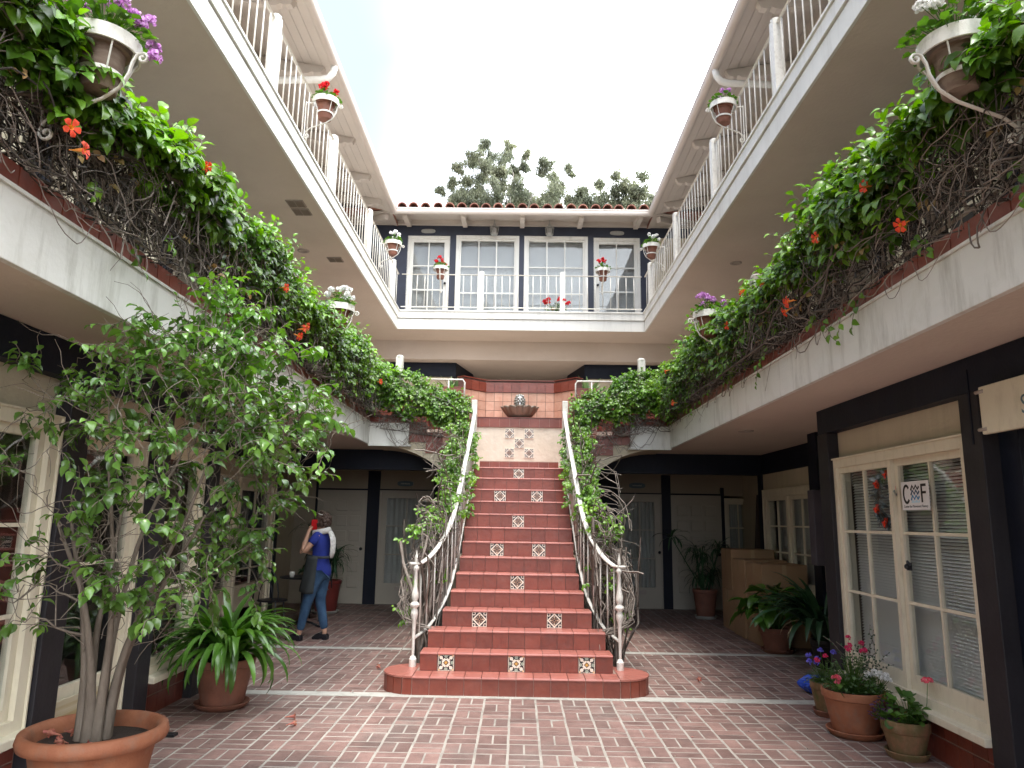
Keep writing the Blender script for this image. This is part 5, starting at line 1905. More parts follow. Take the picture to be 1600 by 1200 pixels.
def geranium(label, loc, r, h, fm, nh, leaves=70, bias=(0, 0), lm=None, group=None, hs=1., ls=.042, spread=1., cat='geranium', name='geranium'):
    t = thing(name, label, cat, loc, 0, group)
    P, D, U, S, ln = [], [], [], [], []
    for i in range(leaves):
        a = rng.uniform(0, 6.28)
        q = rng.random() ** .55
        tip = np.array([r * q * math.cos(a), r * q * math.sin(a), h * (1 - .75 * q * q) * rng.uniform(.35, 1)])
        ln.append((np.array([tip * [.2, .2, 0], tip * [.6, .6, .6], tip]), .0018, 0))
        P.append(tip); D.append(np.array([math.cos(a), math.sin(a), rng.uniform(-.4, .3)]) + rng.normal(0, .3, 3)); U.append(np.array([0, 0, 1.]) + .6 * tip / (r + .01) + rng.normal(0, .3, 3)); S.append(ls * rng.uniform(.6, 1.2))
    link('leaves', leaves_mesh('leaves', P, D, U, S, lm or LEAFG, None, 'round', .95), t, kind='stuff')
    for i in range(nh):
        a = rng.uniform(0, 6.28)
        q = rng.uniform(.15, 1.0)
        p = np.array([r * spread * q * math.cos(a) + bias[0], r * spread * q * math.sin(a) + bias[1], h * rng.uniform(.95, 1.45) * (1 - .35 * q * q)])
        hd = link('flower_head', random.choice(heads(fm)), t, loc=p, rot=(rng.normal(0, .4), rng.normal(0, .4), rng.uniform(0, 6)), scale=(hs,) * 3)
        ln.append((np.array([[0, 0, .01], p * .55 + [0, 0, .01], p]), .0018, 0))
    link('stalks', many_tubes('stalks', ln, LEAFG), t, kind='stuff')
    return t


# pot brackets: white iron ring with scrolled arm, clay pot hanging through it
def bracket(label, loc, rz, R_=.148, hang=True, potm=None, potlabel='', group='iron pot rings on the railings'):
    """local +x points to the railing"""
    t = thing('pot_ring', label, 'plant holder', loc, rz, group)
    MB().lathe([(R_, -.035), (R_ + .006, -.034), (R_ + .006, .034), (R_, .035), (R_ - .004, .034), (R_ - .004, -.034), (R_, -.035)], k=40).obj('ring', IRONW, t, smooth=True, sharp=40)
    MB().lathe([(.090, -.155), (.094, -.155), (.094, -.135), (.090, -.135), (.090, -.155)], k=28).obj('lower_ring', IRONW, t, smooth=True, sharp=40)
    st = MB()
    for k in range(4):
        a = math.pi / 4 + k * math.pi / 2
        st.tube([(R_ * math.cos(a), R_ * math.sin(a), -.02), ((R_ - .015) * math.cos(a), (R_ - .015) * math.sin(a), -.045), (.094 * math.cos(a), .094 * math.sin(a), -.15)], .004, 5)
    st.obj('straps', IRONW, t)

    def scroll(cx, cz, r0, turns, a0, dirn=1):
        return [(cx + r0 * (1 - .72 * u) * math.cos(a0 + dirn * turns * 2 * math.pi * u), 0, cz + r0 * (1 - .72 * u) * math.sin(a0 + dirn * turns * 2 * math.pi * u)) for u in np.linspace(0, 1, 16)]
    sc1 = scroll(-R_ - .035, -.055, .026, 1.15, math.pi / 2 - .4, 1)[::-1]
    arm = sc1 + [(-R_ - .01, 0, -.035), (-R_ + .01, 0, -.075), (-R_ + .02, 0, -.13), (-R_ + .055, 0, -.20), (-.02, 0, -.255), (.08, 0, -.295), (.17, 0, -.33), (.225, 0, -.375), (.238, 0, -.42)]
    sc2 = scroll(.205, -.425, .033, 1.1, 0.1, -1)
    MB().tube(arm + sc2, .0075, 6, flat=(1.6, .8)).obj('scroll_arm', IRONW, t, smooth=True)
    MB().tube([(R_, 0, 0), (.235, 0, 0)], .007, 6).tube([(.235, 0, .02), (.235, 0, -.40)], .006, 6).obj('wall_bar', IRONW, t)
    p = thing('clay_pot', potlabel, 'plant pot', loc, rz, 'clay pots held in iron rings')
    MB().lathe([(0, -.22), (.070, -.22), (.074, -.215), (.091, -.06), (.095, -.03), (.112, -.028), (.117, .018), (.112, .022), (.106, .015), (.102, -.01), (0, -.01)], k=32).obj('pot', potm or TERRAD, p, smooth=True, sharp=45)
    MB().lathe([(0, -.004), (.113, -.008)], k=20).obj('soil', SOIL, p)
    return t


STAINED = mat('stained_clay', (.13, .075, .055), .8, (.30, .24, .19), scale=5, bump=.3, stretch=(1, 1, 3.5))
POTS = [  # x, y, z, side, where, flower, heads
    (-2.36, 7.85, 6.40, -1, 'left third floor rail near the gutter pipe', F_RED, 6, 'red'),
    (2.36, 7.85, 6.40, 1, 'right third floor rail near the gutter pipe', F_PURP, 3, 'mauve'),
    (-2.34, 12.45, 6.45, -1, 'left third floor rail by the rear corner', F_WHITE, 6, 'white'),
    (2.34, 12.45, 6.45, 1, 'right third floor rail by the rear corner', F_WHITE, 5, 'white'),
    (-1.69, 14.40, 6.68, 0, 'rear rail before the left glazed door', F_RED, 6, 'red'),
    (1.69, 14.40, 6.68, 0, 'rear rail before the right glazed door', F_RED, 4, 'dark red'),
    (-1.92, 7.38, 3.72, -1, 'left second floor vine near the stairs', F_WHITE, 8, 'white'),
    (1.92, 7.20, 3.64, 1, 'right second floor vine near the stairs', F_PURP, 5, 'pink mauve'),
    (-1.90, 2.92, 3.62, -1, 'left second floor vine, closest to the camera', F_PURP, 9, 'purple'),
    (1.90, 2.88, 3.62, 1, 'right second floor vine, closest to the camera', F_WHITE, 3, 'white')]
for (x, y, z, sd_, where, fm, nh, cn_) in POTS:
    rz = {-1: math.pi, 1: 0, 0: math.pi / 2}[sd_]
    big = y < 4
    bracket(f'white scrolled pot ring on the {where}', (x, y, z), rz, potm=STAINED if big else None, potlabel=f'clay pot ringed on the {where}')
    geranium(f'{cn_} geranium on the {where}', (x, y, z + .0), .15 if not big else .20, .17 if not big else .22, fm, nh + 2, 85 if not big else 160, group='geraniums in the iron ring pots', bias=((.0, -.03)), hs=1.05 if not big else .95)
for (x, y, z, fm, offs, lab) in ((-1.90, 2.92, 3.62, F_PURP, ((.17, -.02, .10), (.20, .04, .03), (.12, -.10, .15), (.02, -.14, .17), (-.08, -.12, .15), (.24, .0, -.05), (.10, .02, .18)), 'purple'),
                                 (1.90, 2.88, 3.62, F_WHITE, ((-.13, -.10, .14), (-.17, -.06, .16), (-.11, -.04, .19)), 'white')):
    q_ = thing('trailing_blooms', f'trailing {lab} geranium blooms and stalks leaning out over the nearest {"left" if x < 0 else "right"} pot', 'geranium', (x, y, z), 0)  # extra heads and stalks for the potted geranium, not a separate plant
    ln_ = []
    for o_ in offs:
        link('flower_head', random.choice(heads(fm)), q_, loc=o_, scale=(1.0, 1.0, .9))
        ln_.append((np.array([[0, 0, 0], [o_[0] * .5, o_[1] * .5, max(o_[2] * .7, .06)], o_]), .0018, 0))
    link('stalks', many_tubes('stalks', ln_, LEAFG), q_, kind='stuff')
geranium('bright red geraniums on the rear third floor ledge behind the railing', (.72, 14.86, Z3 + .02), .26, .26, F_RED, 13, 90, hs=1.25, spread=1.25)

# right-hand ground pots
tp, zt = flowerpot('large terracotta pot on a wide saucer under the shop window, middle of three', 2.56, 5.86, .222, .30, TERRA, sm=TERRA)
geranium('bushy mixed planting of small red daisies in the large terracotta pot', (2.56, 5.86, zt), .21, .30, F_DPINK, 10, 260, ls=.024, hs=.62, spread=1.15, bias=(-.05, 0), lm=mat('fine_leaf', (.05, .10, .035), .5, (.09, .15, .06), tint=.5, trans=.2), name='daisy_plant', cat='flowering plant')
geranium('cluster of small white flowers spilling over the right rim of the large terracotta pot', (2.68, 5.74, zt), .10, .14, F_WHITE, 17, 60, ls=.02, hs=.62, name='alyssum', cat='flowering plant')
tw = Sprigs()
wp = thing('wiry_shrub', 'wiry dark twigged shrub leaning right out of the large terracotta pot', 'shrub', (2.68, 5.9, zt))
for _ in range(16):
    tw.sprig(rng.normal(0, .03, 3) + [0, 0, .05], (rng.uniform(-.1, .45), rng.normal(0, .3), 1), rng.uniform(.25, .48), 13, .020, (0, -1, .3), droop=.0, tint=-.6)
tw.build('leaves', LEAFP, wp)
geranium('single pink geranium bloom at the left edge of the large terracotta pot', (2.40, 5.76, zt), .05, .12, F_PINK, 1, 12, hs=1.0, spread=.2)
tp, zt = flowerpot('small mossy pot on a brown saucer, nearest to the camera at the right', 2.675, 5.34, .152, .22, TERRAM, sm=TERRAM, rim=.075)
geranium('round leaved geranium with one pink bloom on a long stalk in the mossy pot', (2.70, 5.33, zt), .15, .18, F_PINK, 0, 75, ls=.072)
pk = thing('geranium_bloom', 'lone pink geranium bloom standing tall above the mossy pot', 'flower', (2.80, 5.33, zt))
MB().tube([(0, 0, 0), (.03, 0, .14), (.045, 0, .27)], .0022, 5).obj('stalk', LEAFG, pk)
link('flower_head', heads(F_PINK)[0], pk, loc=(.045, 0, .28), scale=(1.15, 1.15, .8))
geranium('purple leaved plant at the left of the mossy pot', (2.56, 5.40, zt), .085, .15, F_PURP, 0, 80, ls=.028, lm=LEAFPURP, name='purple_plant', cat='plant')
tp, zt = flowerpot('small pale terracotta pot on a saucer, farthest of three under the shop window', 2.60, 6.42, .14, .24, TERRAM, sm=TERRAD)
geranium('small blue flowered plant in the farthest small pot under the shop window', (2.58, 6.40, zt), .16, .20, F_BLUE, 6, 150, ls=.02, hs=.7, name='blue_plant', cat='flowering plant', lm=mat('grey_green_leaf', (.07, .11, .06), .6, (.12, .16, .09), tint=.4, trans=.2))

# ------------------------------------------------------------------ eucalyptus trees beyond the roof
CL = [[(-2.5, 20.3, .4), (-1.9, 20.2, .4), (-.7, 20.5, .33), (-2.7, 19.5, .47), (-2.3, 19.0, .47), (-3.3, 18.8, .3), (-3.6, 18.2, .27), (-.9, 19.1, .47), (-.4, 19.5, .3), (-2.9, 17.9, .47), (-2.1, 17.6, .47),
       (-3.4, 17.2, .33), (-1.4, 18.4, .4), (-.6, 18.3, .4), (-.5, 17.4, .4), (-1.3, 17.4, .33), (-4.0, 17.3, .2), (-1.6, 16.6, .6), (-3, 16.4, .6)],
      [(.2, 20.2, .27), (1.1, 18.8, .4), (1.7, 19.2, .33), (.9, 17.8, .6), (1.6, 17.8, .47), (1.4, 17.0, .53), (2.3, 18.8, .33), (.3, 17.2, .4), (3.0, 18.1, .4), (2.8, 17.3, .47), (.6, 16.4, .6), (2.2, 16.2, .6)],
      [(4.1, 18.9, .33), (4.9, 19.1, .4), (4.1, 18.0, .53), (4.6, 17.5, .47), (5.6, 18.5, .47), (6.2, 18.6, .45), (6.8, 18.3, .35), (6.5, 17.8, .4), (5.3, 18.9, .4), (6.0, 17.5, .4), (3.3, 17.2, .4), (5.1, 17.0, .4), (6.5, 17.1, .27), (4.4, 16.2, .6), (6, 16.2, .6)]]
_er = random.Random(5)
for _k, _c in enumerate(CL):
    x0, x1 = ((-4.0, .1), (.2, 3.2), (3.2, 6.9))[_k]
    for _ in range((15, 14, 15)[_k]):
        _c.append((_er.uniform(x0, x1), _er.uniform(16.4, 17.9 if _k else 17.2), _er.uniform(.3, .5)))
for ti, (cl, lab) in enumerate(zip(CL, ('tallest airy eucalyptus beyond the roof, left of the other two', 'middle eucalyptus beyond the roof with one thin leaning top shoot', 'rounded eucalyptus beyond the roof by the right eave'))):
    cx = sum(c[0] for c in cl) / len(cl)
    T_ = thing('eucalyptus_tree', lab, 'tree', (cx, 34 + ti * .8, 0), 0, 'eucalyptus trees beyond the roof')
    tr = wander((0, 0, 0), (0, 0, 1), 14.5, 12, .035)
    ln = [(tr, np.linspace(.32, .15, 13), 0)]
    P, D, U, S = [], [], [], []
    for (x, z, r) in cl:
        c = np.array([x - cx, rng.normal(0, .9), z])
        a = tr[-1 - int(rng.integers(0, 3))]
        pts = np.array([a + (c - a) * t_ + np.array([0, 0, .12 * math.sin(math.pi * t_)]) + rng.normal(0, .06, 3) * (0 < t_ < 1) for t_ in np.linspace(0, 1, 9)])
        ln.append((pts, np.linspace(.06, .012, 9), 0))
        for _ in range(11):
            b = wander(pts[-1 - int(rng.integers(0, 2))], rng.normal(0, 1, 3) + [0, 0, .5], r * 1.15, 5, .25)
            ln.append((b, np.linspace(.014, .005, 6), -.4))
            for q in b[1:]:
                m_ = int(np.clip(rng.normal(25, 7), 7, 44))
                k = q + rng.normal(0, r * .25, (m_, 3))
                P.append(k)
                dn = rng.normal(0, .55, (m_, 3)); dn[:, 2] -= 1.0
                D.append(dn)
                U.append(rng.normal(0, 1, (m_, 3)) + [0, -.6, .3])
                S.append(rng.uniform(.09, .18, m_))
    link('trunk', many_tubes('trunk', ln, EUBARK, k=6), T_)
    P = np.concatenate(P)
    link('crown', leaves_mesh('crown', P, np.concatenate(D), np.concatenate(U), np.concatenate(S), LEAFE, np.clip(rng.normal(0, .6, len(P)) + .3 * np.sin(P[:, 2] * 3 + P[:, 0] * 2), -1.3, 1.3), 'narrow', 1.15), T_, kind='stuff')
# ------------------------------------------------------------------ cardboard boxes at the right
def carton(label, x, y, z, w_, d_, h_, rz=0.):
    t = thing('cardboard_box', label, 'box', (x, y, z), rz, 'stacked cardboard boxes')
    b = MB().box(-w_ / 2, w_ / 2, -d_ / 2, d_ / 2, 0, h_ - .004).obj('carton', CARD, t, bevel=.006)
    for sg in (-1, 1):
        f = MB().box(-w_ / 2 + .002, w_ / 2 - .002, min(0, sg * d_ / 2) + (.003 if sg > 0 else .002), max(0, sg * d_ / 2) - (.003 if sg < 0 else .002), h_ - .0035, h_ + .001).obj('flap', CARD, t)
    MB().box(-.028, .028, -d_ / 2 - .0015, -d_ / 2 - .0002, h_ * .72, h_).obj('tape', TAPE, t)
    MB().box(-w_ / 2 - .0015, -w_ / 2 - .0002, -.028, .028, h_ * .72, h_).obj('tape', TAPE, t)
    return t


carton('front lower cardboard box of the stack, half hidden by the broad leaved plant', 3.44, 9.98, .006, .62, .62, .52)
carton('front upper cardboard box of the stack, its pale front face clear of the plants', 3.45, 10.0, .530, .60, .58, .50, .03)
carton('middle lower cardboard box of the stack between the front and rear boxes', 3.42, 10.62, .006, .60, .58, .50, -.02)
carton('middle upper cardboard box of the stack between the front and rear boxes', 3.43, 10.63, .512, .60, .56, .54, .02)
carton('rear lower cardboard box of the stack, nearest to the palm', 3.46, 11.27, .006, .62, .58, .58)
carton('rear upper cardboard box, the highest top of the stack beside the palm', 3.47, 11.28, .592, .64, .58, .58, -.03)
pl = MB().box(-.09, .09, -.02, .02, 0, 2.05).obj('leaning_board', mat('dark_board', (.07, .045, .035), .7, var=.2, scale=4, stretch=(6, 6, .5)), bevel=.004)
pl.location = (3.92, 12.3, 0.01)
pl.rotation_euler = (rad(-8), rad(7), 0)
tag(pl, 'dark wooden board leaning against the wall behind the cardboard boxes', 'board')

# blue plastic bag
bgm = MB()
V, Q = [], []
for i in range(9):
    for j in range(14):
        a = 2 * math.pi * j / 14
        t_ = i / 8
        r = .115 * (math.sin(math.pi * (.12 + .80 * t_)) ** .7) * (1 + .22 * math.sin(5 * a + 3 * t_) + .1 * math.sin(9 * a - 7 * t_))
        V.append((r * 1.15 * math.cos(a), r * .8 * math.sin(a), .15 * t_ * (1 + .12 * math.sin(3 * a))))
for i in range(8):
    for j in range(14):
        Q.append((i * 14 + j, i * 14 + (j + 1) % 14, (i + 1) * 14 + (j + 1) % 14, (i + 1) * 14 + j))
Q.append(tuple(range(14))[::-1]); Q.append(tuple(range(8 * 14, 9 * 14)))
bo = bgm.add(V, Q).obj('plastic_bag', BAG, None, loc=(2.80, 7.22, .005))
tag(bo, 'crumpled bright blue plastic bag on the bricks by the corner post', 'bag')
q = MB().box(-.05, .05, -.035, .035, 0, .018).obj('rubber_wedge', BLACKP, None, loc=(-2.46, 5.5, .004), bevel=.004)
tag(q, 'flat black rubber wedge on the bricks behind the terracotta bowl', 'door wedge')

# ------------------------------------------------------------------ poster on the right window: letters C M F with a wave mark


def flat_text(body, size, w_=1.):
    c = bpy.data.curves.new('text', 'FONT')
    c.body = body
    c.size = size
    c.align_x = 'CENTER'
    c.extrude = .0004
    c.resolution_u = 3
    o = bpy.data.objects.new('text', c)
    COL.objects.link(o)
    dg = bpy.context.evaluated_depsgraph_get()
    me = bpy.data.meshes.new_from_object(o.evaluated_get(dg))
    bpy.data.objects.remove(o)
    me.materials.clear()
    return me


INK = mat('black_ink', (.012, .012, .014), .5, var=.02)
INKB = mat('blue_ink', (.03, .20, .42), .5, var=.05)
INKD = mat('deep_blue_ink', (.02, .06, .13), .5, var=.05)
INKL = mat('pale_blue_ink', (.50, .72, .85), .5, var=.03)
PAPER = mat('white_paper', (.76, .75, .76), .55, var=.02)
sg = thing('window_poster', 'white square poster reading CMF Center for Movement Fluency on the right shop window', 'poster', (2.846, 5.285, 1.665), -R90)
MB().box(-.182, .182, 0, .003, 0, .205 + .0).obj('paper', PAPER, sg)
sg.scale = (1, 1, 1)
arc = [(-.112 + .040 * math.cos(a), -.0016, .115 + .062 * math.sin(a)) for a in np.linspace(rad(40), rad(320), 22)]


def ribbon(pts, wd, y0, y1):
    mb = MB()
    P_ = [np.array((p[0], p[2])) for p in pts]
    L_, R_ = [], []
    for i in range(len(P_)):
        t_ = P_[min(i + 1, len(P_) - 1)] - P_[max(i - 1, 0)]
        t_ /= np.linalg.norm(t_)
        nrm_ = np.array([-t_[1], t_[0]]) * wd / 2
        L_.append(P_[i] + nrm_); R_.append(P_[i] - nrm_)
    for i in range(len(P_) - 1):
        mb.prism([tuple(L_[i]), tuple(L_[i + 1]), tuple(R_[i + 1]), tuple(R_[i])], 'y', y0, y1)
    return mb


ribbon(arc, .019, -.0016, -.0004).obj('letter_c', INK, sg)
MB().box(.082, .101, -.0016, -.0004, .052, .182).box(.1012, .150, -.0016, -.0004, .164, .182).box(.1012, .146, -.0016, -.0004, .113, .130).obj('letter_f', INK, sg)
MB().box(-.052, .064, -.0012, -.0003, .052, .180).obj('mark_ground', PAPER, sg)
for k, (m_, z0) in enumerate(((INK, .158), (INKD, .124), (INKB, .088), (INKB, .060))):
    if k == 3: continue
    zz = [(-.050, 0, z0 - .018), (-.028, 0, z0 + .016), (-.005, 0, z0 - .012), (.018, 0, z0 + .016), (.040, 0, z0 - .012), (.060, 0, z0 + .008)]
    ribbon(zz, .017, -.0019, -.0013).obj('wave', m_, sg)
MB().prism([(-.050, .054), (-.028, .075), (-.005, .056), (.018, .075), (.040, .056), (.060, .072), (.060, .052), (-.050, .052)], 'y', -.0018, -.0012).obj('wave_ground', INKL, sg)
tm = flat_text('Center for Movement Fluency', .026)
tm.materials.append(INK)
link('small_lettering', tm, sg, loc=(0, -.0008, .018), rot=(R90, 0, 0))

# wreath inside the window
wr = thing('wreath', 'round wreath of grey leaves and orange flowers inside the right shop window', 'wreath', (2.918, 5.80, 1.76), -R90)
MB().tube([(.16 * math.cos(a), 0, .19 * math.sin(a)) for a in np.linspace(0, 2 * math.pi, 30)], .014, 6, cap=False).obj('hoop', BARK, wr)
P, D, U, S = [], [], [], []
for _ in range(460):
    a = rng.uniform(0, 2 * math.pi)
    P.append((.16 * math.cos(a), rng.uniform(-.02, .01), .19 * math.sin(a)))
    D.append(np.array([-math.sin(a), rng.normal(-.2, .2), math.cos(a)]) + rng.normal(0, .45, 3)); U.append((0, -1, 0)); S.append(rng.uniform(.045, .085))
link('leaves', leaves_mesh('leaves', P, D, U, S, mat('grey_leaf', (.03, .045, .05), .6, (.26, .32, .36), scale=34, tint=.8), None, 'narrow', 1.6), wr, kind='stuff')
for a in (75, 140, 205, 262, 320, 20):
    link('orange_flower', heads(F_ORANGE)[0], wr, loc=(.16 * math.cos(rad(a)), -.028, .19 * math.sin(rad(a))), rot=(R90, 0, 0), scale=(1.1, 1.1, .7))
# window catch
MB().box(2.832, 2.846, 5.405, 5.455, 1.235, 1.290).tube([(2.835, 5.43, 1.28), (2.812, 5.40, 1.30), (2.815, 5.36, 1.27)], .009, 6).ball((2.822, 5.43, 1.262), .02, 8).obj('window_catch', METALD, WING[1], smooth=False)

# shop name board over the far right door
sb = thing('shop_board', 'cream shop board bolted to the dark beam at the far right edge', 'sign', (2.775, 3.86, 2.09), -R90)
MB().box(-.44, .44, -.03, 0, 0, .285).obj('board', TRIM, sb, bevel=.006)
for x, z in ((-.435, .255), (-.435, .03)):
    MB().tube([(x - .03, -.03, z), (x + .04, -.03, z)], .011, 8).obj('bolt', VENT, sb, smooth=True)
tm = flat_text('S', .15)
tm.materials.append(PLATE)
link('letter', tm, sb, loc=(-.055, -.0306, .075), rot=(R90, 0, 0))

# ------------------------------------------------------------------ cafe table and chairs in the left shade
ct = thing('cafe_table', 'small round dark cafe table in the shade left of the woman', 'table', (-3.08, 10.75, .004))
MB().lathe([(0, .68), (.33, .68), (.335, .69), (.33, .70), (0, .70)], k=28).obj('table_top', METALD, ct, smooth=True, sharp=40)
MB().tube([(0, 0, .04), (0, 0, .68)], .022, 8).obj('column', METALD, ct, smooth=True)
for k in range(3):
    a = 2 * math.pi * k / 3
    MB().tube([(0, 0, .10), (.16 * math.cos(a), .16 * math.sin(a), .06), (.28 * math.cos(a), .28 * math.sin(a), .005)], .016, 6).obj('foot', METALD, ct, smooth=True)
cup = MB().lathe([(0, 0), (.026, 0), (.038, .05), (.036, .075), (.033, .075), (.030, .01), (0, .008)], k=18).obj('cup', WHITE, None, smooth=True, loc=(-3.2, 10.58, .704))
tag(cup, 'small white cup standing on the dark cafe table', 'cup')


def cafe_chair(label, x, y, rz):
    t = thing('cafe_chair', label, 'chair', (x, y, .004), rz, 'dark cafe chairs')
    MB().lathe([(0, .44), (.19, .44), (.2, .45), (.19, .462), (0, .465)], k=20).obj('seat', METALD, t, smooth=True, sharp=40)
    for a in (45, 135, 225, 315):
        c, s_ = math.cos(rad(a)), math.sin(rad(a))
        MB().tube([(.15 * c, .15 * s_, .44), (.20 * c, .20 * s_, 0)], .010, 6).obj('leg', METALD, t)
    arcp = [(.18 * math.cos(rad(a)), .18, .46 + .42 * math.sin(rad(a))) for a in range(0, 181, 15)]
    MB().tube(arcp, .010, 6).tube([(.10 * math.cos(rad(a)), .18, .46 + .26 * math.sin(rad(a))) for a in range(0, 181, 20)], .007, 6).obj('backrest', METALD, t, smooth=True)


cafe_chair('dark wire cafe chair on the camera side of the cafe table', -3.25, 9.95, rad(170))
cafe_chair('dark wire cafe chair on the far side of the cafe table', -3.1, 11.5, rad(-10))
t = thing('table_plant', 'small dark leafy plant standing on the cafe table', 'potted plant', (-2.98, 10.9, .704))
MB().lathe([(0, 0), (.05, 0), (.07, .10), (.06, .10), (0, .09)], k=16).obj('pot', TERRAD, t, smooth=True)
a_, b_ = petioled('leaves', 60, LEAFP, .17, .22, .09)
link('leaves', a_, t, kind='stuff')

# ------------------------------------------------------------------ woman on the phone


def skinned(name, joints, edges, m, parent, root=0, sub=2, loc=None):
    """joints: list of ((x,y,z), rx, ry)"""
    me = bpy.data.meshes.new(name)
    me.from_pydata([j[0] for j in joints], edges, [])
    me.materials.append(m)
    o = bpy.data.objects.new(name, me)
    COL.objects.link(o)
    o.parent = parent
    sk = o.modifiers.new('skin', 'SKIN')
    sk.use_smooth_shade = True
    lay = me.skin_vertices[0] if me.skin_vertices else None
    if lay is None:
        bpy.context.view_layer.objects.active = o
        o.select_set(True)
        bpy.ops.mesh.customdata_skin_add()
        o.select_set(False)
        lay = me.skin_vertices[0]
    for i, j in enumerate(joints):
        lay.data[i].radius = (j[1], j[2] if len(j) > 2 else j[1])
        lay.data[i].use_root = (i == root)
    sb_ = o.modifiers.new('sub', 'SUBSURF')
    sb_.levels = sub
    sb_.render_levels = sub
    return o


def chain(n, start=0):
    return [(start + i, start + i + 1) for i in range(n - 1)]


WM = thing('person', 'woman in blue top, dark apron and jeans holding a red phone to her ear', 'person', (-2.56, 9.66, .0), rad(168))
J = [((0, 0, .88), .115, .10), ((.005, 0, 1.00), .105, .09), ((.0, 0, 1.14), .115, .09), ((-.005, 0, 1.27), .115, .085), ((.0, 0, 1.345), .05, .05), ((.02, 0, 1.40), .045, .045),
     ((.035, .0, 1.455), .07, .062), ((.035, .0, 1.51), .082, .070), ((.03, .0, 1.565), .062, .055),
     # left arm (camera side): 9..
     ((.0, .135, 1.305), .052), ((.045, .195, 1.22), .044), ((.115, .225, 1.115), .036), ((.15, .205, 1.12), .036), ((.155, .165, 1.22), .033), ((.135, .125, 1.345), .023),
     # right arm
     ((.0, -.135, 1.305), .052), ((.03, -.19, 1.19), .042), ((.06, -.205, 1.06), .035), ((.14, -.14, 1.06), .031), ((.23, -.03, 1.10), .022),
     # left leg
     ((.01, .085, .80), .088), ((.06, .09, .64), .072), ((.105, .095, .47), .054), ((.145, .095, .30), .047), ((.19, .095, .10), .032), ((.20, .095, .055), .030), ((.30, .10, .03), .026),
     # right leg
     ((-.005, -.085, .80), .088), ((.01, -.085, .64), .072), ((.015, -.085, .47), .054), ((-.03, -.085, .30), .047), ((-.075, -.085, .10), .032), ((-.07, -.085, .055), .030), ((.03, -.09, .03), .026)]
E_ = [(0, 1), (1, 2), (2, 3), (3, 4), (4, 5), (5, 6), (6, 7), (7, 8), (3, 9), (9, 10), (10, 11), (11, 12), (12, 13), (13, 14), (3, 15), (15, 16), (16, 17), (17, 18), (18, 19),
      (0, 20), (20, 21), (21, 22), (22, 23), (23, 24), (24, 25), (25, 26), (0, 27), (27, 28), (28, 29), (29, 30), (30, 31), (31, 32), (32, 33)]
# hands: palms and five fingers each, rooted in the wrists
hp = np.array([.135, .125, 1.345])
J.append(((.120, .112, 1.385), .026, .018)); E_.append((14, len(J) - 1)); palm = len(J) - 1
for k, (dx, dz, L_) in enumerate(((-.022, .030, .8), (-.006, .038, 1.), (.010, .036, .95), (.024, .028, .75))):
    a = (.120 + dx, .105, 1.385 + dz)
    J.append((a, .0095)); E_.append((palm, len(J) - 1))
    J.append(((a[0] - .006, a[1] - .022 * L_, a[2] + .020 * L_), .0085)); E_.append((len(J) - 2, len(J) - 1))
    J.append(((a[0] - .010, a[1] - .042 * L_, a[2] + .018 * L_), .0075)); E_.append((len(J) - 2, len(J) - 1))
J.append(((.150, .085, 1.375), .010)); E_.append((palm, len(J) - 1))
J.append(((.140, .060, 1.40), .009)); E_.append((len(J) - 2, len(J) - 1))
J.append(((.255, .0, 1.108), .024, .016)); E_.append((19, len(J) - 1)); palm = len(J) - 1
for k, dz in enumerate((-.022, -.007, .008, .022)):
    J.append(((.275, .018, 1.108 + dz), .0095)); E_.append((palm, len(J) - 1))
    J.append(((.285, .042, 1.102 + dz), .0085)); E_.append((len(J) - 2, len(J) - 1))
J.append(((.245, .012, 1.142), .010)); E_.append((palm, len(J) - 1))
skinned('body', J, E_, SKIN, WM)
# clothes over the body
def J_(i, g=.012): return (J[i][0], J[i][1] + g, (J[i][2] if len(J[i]) > 2 else J[i][1]) + g)
shirt = [((.0, 0, .74), .165, .158), ((.003, 0, .88), .165, .155), ((.005, 0, .95), .150, .132), ((.005, 0, 1.03), .128, .108), ((.0, 0, 1.15), .140, .112), ((-.005, 0, 1.26), .138, .104), ((.0, 0, 1.335), .072, .066),
         ((.0, .135, 1.305), .070), ((.030, .180, 1.245), .064), ((.050, .200, 1.200), .060), ((.0, -.135, 1.305), .070), ((.022, -.178, 1.23), .064), ((.035, -.19, 1.18), .060)]
skinned('shirt', shirt, [(0, 1), (1, 2), (2, 3), (3, 4), (4, 5), (5, 6), (5, 7), (7, 8), (8, 9), (5, 10), (10, 11), (11, 12)], SHIRT, WM)
je = [((0, 0, .93), .138, .118), ((.01, .085, .79), .104), ((.06, .09, .64), .086), ((.105, .095, .47), .068), ((.145, .095, .30), .060), ((.182, .095, .12), .052),
      ((-.005, -.085, .79), .104), ((.01, -.085, .64), .086), ((.015, -.085, .47), .068), ((-.03, -.085, .30), .060), ((-.068, -.085, .12), .052)]
skinned('jeans', je, [(0, 1), (1, 2), (2, 3), (3, 4), (4, 5), (0, 6), (6, 7), (7, 8), (8, 9), (9, 10)], JEANS, WM)
V, Q = [], []
nA, nZ = 26, 12
for i in range(nZ + 1):
    t_ = i / nZ
    z = lerp(1.06, .60, t_)
    for j in range(nA + 1):
        a = lerp(rad(-75), rad(112), j / nA)
        fold = .010 * t_ * math.sin(7 * a + 4 * t_)
        rx, ry = lerp(.152, .185, t_ ** .8) + fold, lerp(.175, .205, t_ ** .6) + fold
        V.append((rx * math.cos(a) + .012 + .035 * t_, ry * math.sin(a) + .004, z + .012 * math.sin(3 * a)))
for i in range(nZ):
    for j in range(nA):
        a = i * (nA + 1) + j
        Q.append((a, a + 1, a + nA + 2, a + nA + 1))
ap = MB().add(V, Q).obj('apron', APRON, WM, smooth=True)
